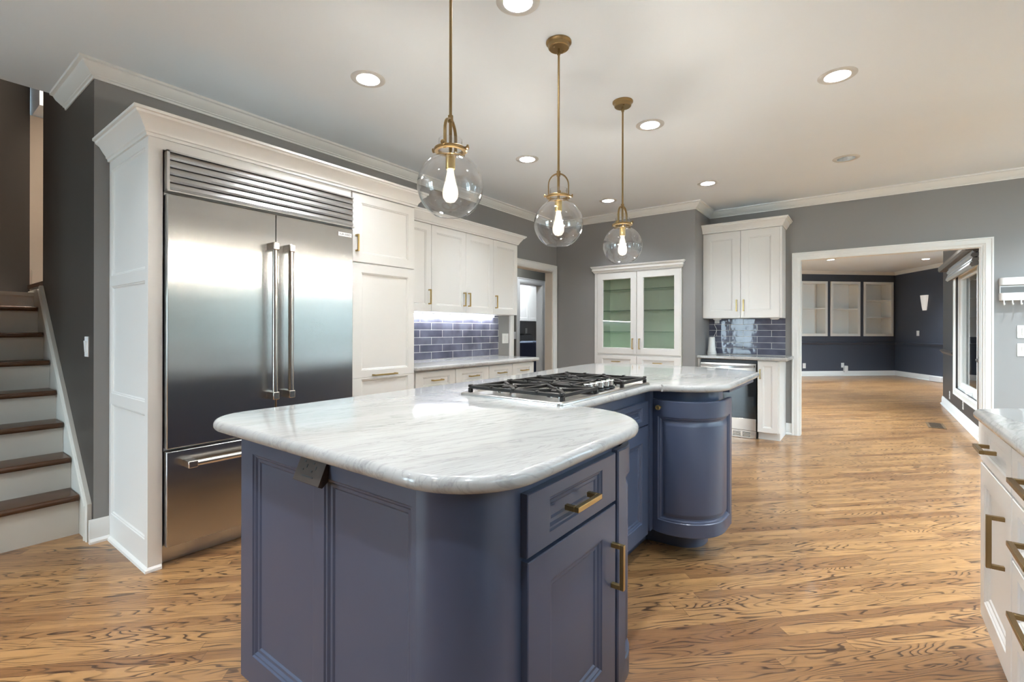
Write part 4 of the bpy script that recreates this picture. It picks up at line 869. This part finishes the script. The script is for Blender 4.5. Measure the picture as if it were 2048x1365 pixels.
# inner run under the cooktop: three drawers over doors
IX = -0.945
ip = lambda x, y, z: (IX - y, x, z)
for a, b_ in ((1.560, 2.020), (2.026, 2.486)):
    mb = MB(); panel(mb, a, b_, 0.703, 0.826, 0.0195, (0.080, 0.080, 0.026, 0.026), EP, fmap=ip); mb.build('drawer', NAVY, t)
    mb = MB(); panel(mb, a, b_, 0.113, 0.696, 0.0195, (0.085, 0.082, 0.080, 0.080), EP, fmap=ip); mb.build('door', NAVY, t)
MB().box(-0.964, -0.935, 2.489, 2.53, ZB - 0.02, 0.882).build('corner_post', NAVY, t)
mb = MB(); mb.box(-0.665, -0.627, 2.885, 3.58, 0.856, 0.883); mb.box(-1.80, -0.665, 3.54, 3.58, 0.856, 0.883); mb.box(-1.82, -1.79, 2.9, 3.58, 0.856, 0.883); mb.build('apron', NAVY, t)
# outlet box tucked under the counter
t2 = thing('pop_down_outlet', 'dark bronze power outlet slanting under the near edge of the marble island top', 'outlet', (-1.126, 0.66, 0.82))
a0, a1 = Vector((0, FY - 0.003, 0.8835)), Vector((0, FY - 0.030, 0.822))
dd = (a1 - a0).normalized(); nn = Vector((0, -1, 0)) - dd * Vector((0, -1, 0)).dot(dd); nn.normalize()
MB().rings([[(x, a0.y, 0.8835), (x, a1.y, 0.822), (x, a1.y + 0.012, 0.816), (x, FY - 0.0005, 0.830), (x, FY - 0.0005, 0.8835)] for x in (-1.185, -1.068)]).build('housing', BRONZE, t2, bevel=0.0015)
def pnt(x, k): p = a0.lerp(a1, k); return Vector((x, p.y, p.z)) + nn * 0.0003
mb = MB()
for x in (-1.150, -1.110):
    for dx, k in ((-0.007, 0.25), (-0.007, 0.55), (0.007, 0.40)): mb.obox(pnt(x + dx, k), (0.0035 if dx < 0 else 0.0022, 0, 0), nn * 0.0006, dd * (0.0022 if dx < 0 else 0.0045))
mb.obox(pnt(-1.128, 0.76), (0.026, 0, 0), nn * 0.0006, dd * 0.0016)
mb.build('socket', BLACK, t2)

# ================================================================== COOKTOP
t = thing('gas_cooktop', 'stainless five-burner gas cooktop set in the island marble', 'cooktop', (-1.18, 2.0, 0.92))
o = round_poly([(-1.443, 1.543, 0.02), (-0.922, 1.543, 0.02), (-0.922, 2.457, 0.02), (-1.443, 2.457, 0.02)], 6)
mb = MB().rings([[(x, y, z) for x, y in offset(o, d)] for d, z in ((0.0, 0.9205), (0.0, 0.926), (0.004, 0.931), (0.012, 0.933), (0.020, 0.930), (0.030, 0.926))]); mb.build('tray', STEEL2, t, smooth=40)
burn = [(-1.30, 1.72, 0.038), (-1.05, 1.72, 0.030), (-1.19, 2.0, 0.052), (-1.30, 2.29, 0.030), (-1.06, 2.29, 0.040)]
for x, y, r in burn:
    b_ = MB().lathe([(r * 1.45, 0.926), (r * 1.4, 0.931), (r * 1.05, 0.934), (r, 0.940), (r, 0.946)], x, y, 28, c1=True).build('burner', CHROME, t, smooth=40)
    MB().lathe([(r * 0.92, 0.946), (r * 0.95, 0.952), (r * 0.8, 0.956), (0.0, 0.957)], x, y, 28, c0=True).build('burner_cap', IRON, b_, smooth=40)
def grate(x0, x1, y0, y1, cs):
    mb = MB(); z = 0.953; hw = 0.0068; hh = 0.007
    def bar(p, q_):
        p = Vector((*p, z)); q_ = Vector((*q_, z)); d = (q_ - p); L_ = d.length; d.normalize(); s_ = Vector((-d.y, d.x, 0)); mb.obox((p + q_) / 2, d * (L_ / 2), s_ * hw, Vector((0, 0, hh)))
    for p, q_ in (((x0, y0), (x1, y0)), ((x1, y0), (x1, y1)), ((x1, y1), (x0, y1)), ((x0, y1), (x0, y0))): bar(p, q_)
    if len(cs) > 1:
        mx = (cs[0][0] + cs[1][0]) / 2; bar((mx, y0), (mx, y1))
    for c in cs:
        for k in range(6 if len(cs) == 1 else 4):
            n_ = 6 if len(cs) == 1 else 4; a = PI / n_ + 2 * PI * k / n_ if n_ == 4 else 2 * PI * k / n_
            d = Vector((math.cos(a), math.sin(a))); ts = []
            bx = (min(x0, x1), max(x0, x1)) if len(cs) == 1 else ((x0, mx) if c[0] < mx else (mx, x1))
            if d.x > 1e-6: ts.append((bx[1] - c[0]) / d.x)
            if d.x < -1e-6: ts.append((bx[0] - c[0]) / d.x)
            if d.y > 1e-6: ts.append((y1 - c[1]) / d.y)
            if d.y < -1e-6: ts.append((y0 - c[1]) / d.y)
            tt = min(ts); bar((c[0] + d.x * 0.022, c[1] + d.y * 0.022), (c[0] + d.x * tt, c[1] + d.y * tt))
    for x in ([x0 + (x1 - x0) * k / 4 for k in range(5)]):
        for y in (y0, y1): mb.box(x - 0.006, x + 0.006, y - 0.011, y + 0.011, 0.952, 0.964)
    for x in (x0, x1):
        for y in (y0, y1): mb.box(x - 0.008, x + 0.008, y - 0.009, y + 0.009, 0.929, 0.950)
    return mb.build('grate', IRON, t, bevel=0.0025)
grate(-1.412, -0.942, 1.585, 1.868, [burn[0][:2], burn[1][:2]]); grate(-1.412, -1.075, 1.880, 2.126, [(-1.22, 2.0)]); grate(-1.412, -0.942, 2.138, 2.425, [burn[3][:2], burn[4][:2]])
for x, y in ((-0.992, 1.887), (-0.992, 1.943), (-0.992, 2.000), (-0.992, 2.057), (-0.992, 2.113)):
    k_ = MB().lathe([(0.024, 0.931), (0.022, 0.937), (0.012, 0.940)], x, y, 20, c1=True).build('knob', BLACK, t, smooth=40)
    MB().lathe([(0.012, 0.940), (0.0195, 0.943), (0.0200, 0.966), (0.017, 0.969), (0.0, 0.9695)], x, y, 20, c0=True).build('knob_cap', CHROME, k_, smooth=40)

# ================================================================== RIGHT-HAND CABINETS (face -X)
RXC = 0.338
def unit(name, label, ya, yb, fronts, end=False):
    t = thing(name, label, 'cabinet', (RXC, ya, 0), -PI / 2, 'white base cabinets on the near right')
    w_ = ya - yb; MB().box(0.0005, w_ - 0.0005, 0.021, 0.62, 0.135, 0.884).box(0.0005 + (0.05 if end else 0), w_ - 0.0005, 0.10, 0.62, 0.0, 0.135).build('body', CAB, t, world=False)
    for kind, x0, x1, za, zb, h in fronts:
        mb = MB(); panel(mb, x0, x1, za, zb, 0.020, (0.068, 0.066, 0.034, 0.034) if kind == 'drawer' and zb - za < 0.2 else (0.068, 0.066, 0.07, 0.07), EP); d = mb.build(kind, CAB, t, world=False)
        if h: bar_pull(d, h[0], h[1], h[2], h[3] == 'v', m=BRASS2, s=0.0065, out=0.036)
    return t
unit('base_cabinet', 'white base cabinet with a drawer over a door at the end of the right counter', 2.500, 2.010, [('drawer', 0.006, 0.486, 0.722, 0.872, (0.225, 0.800, 0.13, 'h')), ('door', 0.006, 0.486, 0.145, 0.714, (0.405, 0.545, 0.165, 'v'))], True)
ds = [(0.722, 0.872), (0.540, 0.714), (0.345, 0.532), (0.145, 0.337)]
unit('base_cabinet', 'white four-drawer cabinet second along the right counter', 2.008, 1.45, [('drawer', 0.004, 0.552, a, b_, (0.278, (a + b_) / 2 + 0.01, 0.18, 'h')) for a, b_ in ds])
unit('base_cabinet', 'white four-drawer cabinet nearest on the right counter', 1.448, 0.80, [('drawer', 0.004, 0.644, a, b_, (0.324, (a + b_) / 2 + 0.01, 0.18, 'h')) for a, b_ in ds])
o = round_poly([(0.305, -0.6, 0), (0.983, -0.6, 0), (0.983, 2.545, 0.0), (0.425, 2.545, 0.05), (0.305, 2.415, 0.06)], 8)
tag(slab(o, 0.885, 0.920, 0.016, 5).build('countertop', MARBLE, None, smooth=50), 'marble countertop on the white cabinets at the right edge', 'countertop')

# ================================================================== WALL THINGS RIGHT
t = thing('wall_rack', 'white two-rail hanging rack with hooks on the grey wall', 'rack', (1.15, YB2, 1.40))
def rail_(z0, z1, nm):
    o = round_poly([(0.982, YB2 - 0.004, 0), (0.982, YB2 - 0.070, 0.03), (1.36, YB2 - 0.070, 0.03), (1.36, YB2 - 0.004, 0)], 6)
    mb = MB(); i_ = offset(o, 0.003); n = len(o)
    mb.rings([[(x, y, z) for x, y in c] for c, z in ((o, z0), (o, z1), (i_, z1), (i_, z0 + 0.003))]); return mb.build(nm, PLASTIC, t, smooth=40)
rail_(1.634, 1.702, 'upper_rail'); rail_(1.490, 1.560, 'lower_rail')
MB().box(0.984, 0.990, YB2 - 0.030, YB2 - 0.001, 1.49, 1.70).box(1.352, 1.358, YB2 - 0.030, YB2 - 0.001, 1.49, 1.70).box(0.990, 1.352, YB2 - 0.006, YB2 - 0.001, 1.618, 1.630).build('frame', PLASTIC, t)
for k in range(7):
    x = 1.006 + 0.056 * k
    MB().tube([(x, YB2 - 0.068, 1.495), (x, YB2 - 0.070, 1.462), (x, YB2 - 0.080, 1.448), (x, YB2 - 0.094, 1.450), (x, YB2 - 0.098, 1.462)], 0.0045, 8).build('hook', PLASTIC, t, smooth=40)
switch_plate('light_switch', 'white switch plate at the right edge below the hanging rack, the upper one', 'light switch', (1.150, YB2, 1.200), (1, 0), 0.094, 0.118)
switch_plate('light_switch', 'white switch plate at the right edge below the hanging rack, the lower one', 'light switch', (1.150, YB2, 1.032), (1, 0), 0.094, 0.118)

# ================================================================== LAMPS
def downlight(x, y, z, label, lens=None, name='recessed_downlight', group='recessed lamps in the kitchen ceiling'):
    t = thing(name, label, 'ceiling light', (x, y, z), 0, group)
    MB().lathe([(0.066, 0.0), (0.066, -0.004), (0.072, -0.007), (0.092, -0.006), (0.100, -0.001), (0.100, 0.0)], n=40).build('trim_ring', RING, t, world=False, smooth=40)
    MB().lathe([(0.066, -0.003), (0.064, 0.02), (0.058, 0.055), (0.050, 0.09)], n=40).build('reflector', CONE, t, world=False, smooth=60)
    MB().lathe([(0.050, 0.09), (0.045, 0.072), (0.030, 0.060), (0.0, 0.056)], n=32).build('bulb', lens or LENS, t, world=False, smooth=60)
    return t
labs = ['recessed ceiling lamp over the refrigerator side, left of the near pendant', 'recessed ceiling lamp cut by the top edge of the photo', 'recessed ceiling lamp between the near and middle pendants, over the pantry', 'recessed ceiling lamp just right of the far pendant mount', 'large recessed ceiling lamp at the upper right',
        'small recessed ceiling lamp near the back corner left of the far pendant', 'recessed ceiling lamp in front of the china cabinet, right of the far pendant rod', 'unlit recessed ceiling lamp in front of the wide opening']
t0 = None
for i, (x, y) in enumerate(CANS[:8]):
    if i == 7: downlight(x, y, ZC, labs[7], LENSOFF)
    elif t0 is None: t0 = downlight(x, y, ZC, labs[0])
    else: dup(t0, (x, y, ZC), labs[i])
for (x, y), l_ in zip(CANS[8:12], ['recessed ceiling lamp by the stairs near the camera', 'recessed ceiling lamp behind the near end of the island', 'recessed ceiling lamp over the near right cabinets', 'recessed ceiling lamp above the camera']): dup(t0, (x, y, ZC), l_)
for (x, y), l_ in zip(CANS[12:15], ['recessed fill lamp added in the middle of the breakfast nook', 'recessed fill lamp added in the breakfast nook by the cabinets', 'recessed fill lamp added in the breakfast nook by the rack wall']): downlight(x, y, ZC, l_, LENSN)  # unseen lamps added to brighten the rack wall and the floor beside it
for (x, y), l_ in zip(CANS[15:], ['recessed warm fill lamp added behind the camera', 'recessed warm fill lamp added by the patio door']): downlight(x, y, ZC, l_, LENSW)  # unseen lamps added to warm the light on the near island end
t1 = None
for (x, y), l_ in zip(DCANS, ['recessed ceiling lamp of the dining room above the bookcases', 'recessed ceiling lamp of the dining room above the wall sconce', 'recessed dining room fill lamp added just past the wide opening', 'recessed dining room fill lamp added by the west windows', 'recessed dining room fill lamp added behind the tiled hutch wall', 'recessed dining room fill lamp added by the dark wall window', 'recessed dining room fill lamp added in front of the left bookcase', 'recessed dining room fill lamp added by the far east windows']):  # third onward are unseen, added to brighten the dining room
    if t1 is None: t1 = downlight(x, y, 2.79, l_, LENSD, group='recessed lamps in the dining room')
    else: dup(t1, (x, y, 2.79), l_)

def pendant(x, y, label, yaw):
    t = thing('pendant_lamp', label, 'pendant lamp', (x, y, ZC), yaw, 'glass globe pendants over the island')
    B = lambda mb, n, m, p=None, **k: mb.build(n, m, p or t, world=False, **k)
    B(MB().lathe([(0.066, 0.0), (0.066, -0.006), (0.061, -0.012), (0.056, -0.014), (0.054, -0.030), (0.050, -0.034), (0.0, -0.035)], n=40), 'canopy', BRASS2, smooth=35)
    for a in (0.7, 3.84): B(MB().lathe([(0.006, -0.034), (0.006, -0.040), (0.0, -0.042)], 0.035 * math.cos(a), 0.035 * math.sin(a), 12), 'canopy_screw', BRASS2, smooth=40)
    B(MB().tube([(0, 0, -0.034), (0, 0, -0.69)], 0.0058, 14), 'rod', BRASS2, smooth=40)
    B(MB().tube([(0, 0, -0.05), (0, 0, -0.065)], 0.009, 14), 'swivel', BRASS2, smooth=40)
    # yoke: a flat strap bent over the neck
    mb = MB(); H0, R_ = -0.815, 0.052; pth = [(-R_, H0)] + [(-R_, -0.745)] + [(R_ * math.cos(a), -0.745 + 0.060 * math.sin(a)) for a in [PI - PI * q / 14 for q in range(1, 14)]] + [(R_, -0.745), (R_, H0)]
    rs = []
    for i, (px, pz) in enumerate(pth):
        a = pth[max(i - 1, 0)]; b_ = pth[min(i + 1, len(pth) - 1)]; dx, dz = b_[0] - a[0], b_[1] - a[1]; l_ = math.hypot(dx, dz); nx, nz_ = -dz / l_, dx / l_; th_ = 0.0028
        rs.append([(px + nx * th_, -0.0055, pz + nz_ * th_), (px + nx * th_, 0.0055, pz + nz_ * th_), (px - nx * th_, 0.0055, pz - nz_ * th_), (px - nx * th_, -0.0055, pz - nz_ * th_)])
    B(mb.rings(rs), 'yoke', BRASS2, smooth=35)
    B(MB().tube([(0, 0, -0.672), (0, 0, -0.698)], 0.010, 14), 'hub', BRASS2, smooth=40)
    B(MB().lathe([(0.0475, -0.800), (0.062, -0.800), (0.064, -0.803), (0.064, -0.809), (0.061, -0.812), (0.0475, -0.812), (0.0475, -0.800)], n=44), 'collar', BRASS2, smooth=35)
    for a in (0.0, PI, PI / 2, -PI / 2):
        ca, sa = math.cos(a), math.sin(a); b_ = Vector((0.060 * ca, 0.060 * sa, -0.800)); mb = knob(b_, Vector((ca, sa, 0)), [(0.0035, -0.012), (0.0035, 0.008), (0.009, 0.009), (0.009, 0.014), (0.0, 0.015)], 14); B(mb, 'thumb_screw', BRASS2, smooth=40)
    B(MB().tube([(0, 0, -0.69), (0, 0, -0.818)], 0.0065, 12), 'stem', BRASS2, smooth=40)
    B(MB().lathe([(0.0, -0.818), (0.010, -0.818), (0.0185, -0.826), (0.0185, -0.876), (0.0165, -0.880), (0.0, -0.880)], n=24), 'socket', BRASS, smooth=35)
    # globe: neck, sphere, open bottom
    R = 0.127; zc = -0.945; pr = [(0.046, -0.765), (0.0465, -0.800), (0.0465, -0.822)]
    a_s = math.acos(0.05 / R); a_e = -math.acos(0.062 / R)
    pr += [(R * math.cos(a_s + (a_e - a_s) * k / 24), zc + R * math.sin(a_s + (a_e - a_s) * k / 24)) for k in range(25)]
    pr += [(r - 0.0022, z) for r, z in reversed(pr[3:])] + [(0.0445, -0.822), (0.0440, -0.765), (0.046, -0.765)]
    B(MB().lathe(pr, n=56), 'glass_globe', GLOBE, smooth=60)
    bulb = B(MB().lathe([(0.0, -0.880), (0.0125, -0.880), (0.014, -0.893), (0.020, -0.925), (0.0285, -0.955), (0.0305, -0.972), (0.028, -0.990), (0.018, -1.004), (0.0, -1.010)], n=28), 'bulb', BULBG, smooth=60)
    mb = MB()
    for k in range(6):
        a0 = 2 * PI * k / 6; a1 = a0 + PI / 6; mb.tube([(0.006 * math.cos(a0), 0.006 * math.sin(a0), -0.905), (0.0115 * math.cos(a1), 0.0115 * math.sin(a1), -0.985)], 0.0019, 6)
    mb.build('filament', FIL, bulb, world=False, smooth=40)
    return t
p0 = pendant(-1.295, 1.334, 'near glass globe pendant lamp with brass rod over the island', math.radians(111))
dup(p0, (-1.295, 2.135, ZC), 'middle glass globe pendant lamp with brass rod over the cooktop', rz=math.radians(34))
dup(p0, (-1.295, 2.942, ZC), 'far glass globe pendant lamp with brass rod over the far end of the island', rz=math.radians(84))

BOOKP = paint('bookcase_white_paint', (0.86, 0.885, 0.88), 0.4)
# ================================================================== DINING ROOM THINGS
def fp(s_back, off=0.0): p = FP1 - FD * s_back + Vector((FD.y, -FD.x)) * off; return p
FR = math.atan2(FD.y, FD.x)
for k, ((a, b_), lab, sh_) in enumerate(zip([(2.74, 2.02), (1.875, 1.07), (0.91, 0.092)], ['white built-in bookcase cut off by the left jamb of the wide opening', 'middle white built-in bookcase with one shelf on the dark far wall', 'white built-in bookcase with two shelves by the far corner'], ([1.80], [1.79], [1.56, 2.025]))):
    p = fp(a); t = thing('built_in_bookcase', lab, 'bookcase', (p.x, p.y, 1.09), FR, 'built-in bookcases on the dining room wall'); w_ = a - b_; h = 1.40
    mb = MB(); mb.box(0.002, 0.02, 0.0, 0.34, 0.002, h - 0.002); mb.box(w_ - 0.02, w_ - 0.002, 0.0, 0.34, 0.002, h - 0.002); mb.box(0.02, w_ - 0.02, 0.0, 0.34, 0.002, 0.02); mb.box(0.02, w_ - 0.02, 0.0, 0.34, h - 0.02, h - 0.002); mb.box(0.02, w_ - 0.02, 0.32, 0.34, 0.02, h - 0.02); mb.build('case', BOOKP, t, world=False)
    mb = MB(); e = 0.03; i_ = 0.035; mb.box(-e, i_, -0.018, -0.001, -e, h + e); mb.box(w_ - i_, w_ + e, -0.018, -0.001, -e, h + e); mb.box(i_, w_ - i_, -0.018, -0.001, -e, i_); mb.box(i_, w_ - i_, -0.018, -0.001, h - i_, h + e); mb.build('face_frame', BOOKP, t, world=False, bevel=0.002)
    for z_ in sh_: MB().box(0.02, w_ - 0.02, 0.01, 0.32, z_ - 1.09 - 0.013, z_ - 1.09 + 0.013).build('shelf', BOOKP, t, world=False)
def on3(s, off=0): return FP1 + RD * s + Vector((RD.y, -RD.x)) * off
q = on3(1.180); n3 = Vector((RD.y, -RD.x)); t = thing('wall_sconce', 'small white tapered wall sconce on the dark dining wall', 'wall lamp', (q.x, q.y, 1.71))
mb = MB(); rs = []
for z_, hw in ((1.712, 0.065), (1.80, 0.085), (1.95, 0.110), (2.085, 0.130)):
    rs.append([tuple(Vector((*(q + RD * (hw * math.cos(PI * k / 10)) + n3 * (0.004 + 0.075 * (hw / 0.13) * math.sin(PI * k / 10))), z_))) for k in range(11)])
mb.rings(rs, True, False, cyc=False); mb.build('shade', SCONCEM, t, smooth=60); MB().obox((q.x, q.y, 1.88), Vector((*(RD * 0.04), 0)), Vector((*(n3 * 0.006), 0)), (0, 0, 0.06)).build('back_plate', NICKEL, t)
def p3(pt, z): return (pt.x, pt.y, z)
switch_plate('light_switch', 'small white switch under the sconce on the dark dining wall', 'light switch', p3(on3(0.925), 1.145), tuple(RD), 0.10, 0.13)
switch_plate('wall_outlet', 'white outlet low on the dark wall under the left bookcase', 'outlet', p3(fp(2.65), 0.275), tuple(FD), 0.085, 0.135, kind='socket')
switch_plate('wall_outlet', 'white outlet low on the dark wall under the middle bookcase', 'outlet', p3(fp(1.545), 0.285), tuple(FD), 0.085, 0.125, kind='socket')
qq = fp(1.48, 0.03); tag(MB().obox((qq.x, qq.y, 0.185), Vector((*(FD * 0.05), 0)), Vector((FD.y * 0.025, -FD.x * 0.025, 0)), (0, 0, 0.085)).build('plug_in_night_light', PLASTIC, None, bevel=0.006), 'white plug-in device below the outlet under the middle bookcase', 'night light')
qq = on3(1.70, 0.06); tag(MB().obox((qq.x, qq.y, 0.066), Vector((*(RD * 0.21), 0)), Vector((*(n3 * 0.05), 0)), (0, 0, 0.062)).build('network_box', mat('white_box', (0.75, 0.75, 0.76), 0.5), None, bevel=0.01), 'white box on the floor at the foot of the dark dining wall', 'box')
switch_plate('wall_outlet', 'white outlet low on the dark window wall, farther from the camera', 'outlet', (0.985, 9.74, 0.235), (0, -1), 0.075, 0.118, kind='socket')
switch_plate('wall_outlet', 'white outlet low on the dark window wall, under the window', 'outlet', (0.985, 8.46, 0.245), (0, -1), 0.075, 0.118, kind='socket')
t = thing('floor_vent', 'dark wood floor vent near the dark window wall', 'vent', (0.69, 8.08, 0))
MB().box(0.60, 0.77, 7.86, 8.30, 0.0005, 0.006).build('frame', mat('vent_wood', (0.14, 0.09, 0.05), 0.4), t)
mb = MB()
for k in range(13): mb.box(0.625, 0.745, 7.885 + 0.031 * k, 7.899 + 0.031 * k, 0.0061, 0.0068)
mb.build('grille_slots', BLACK, t)
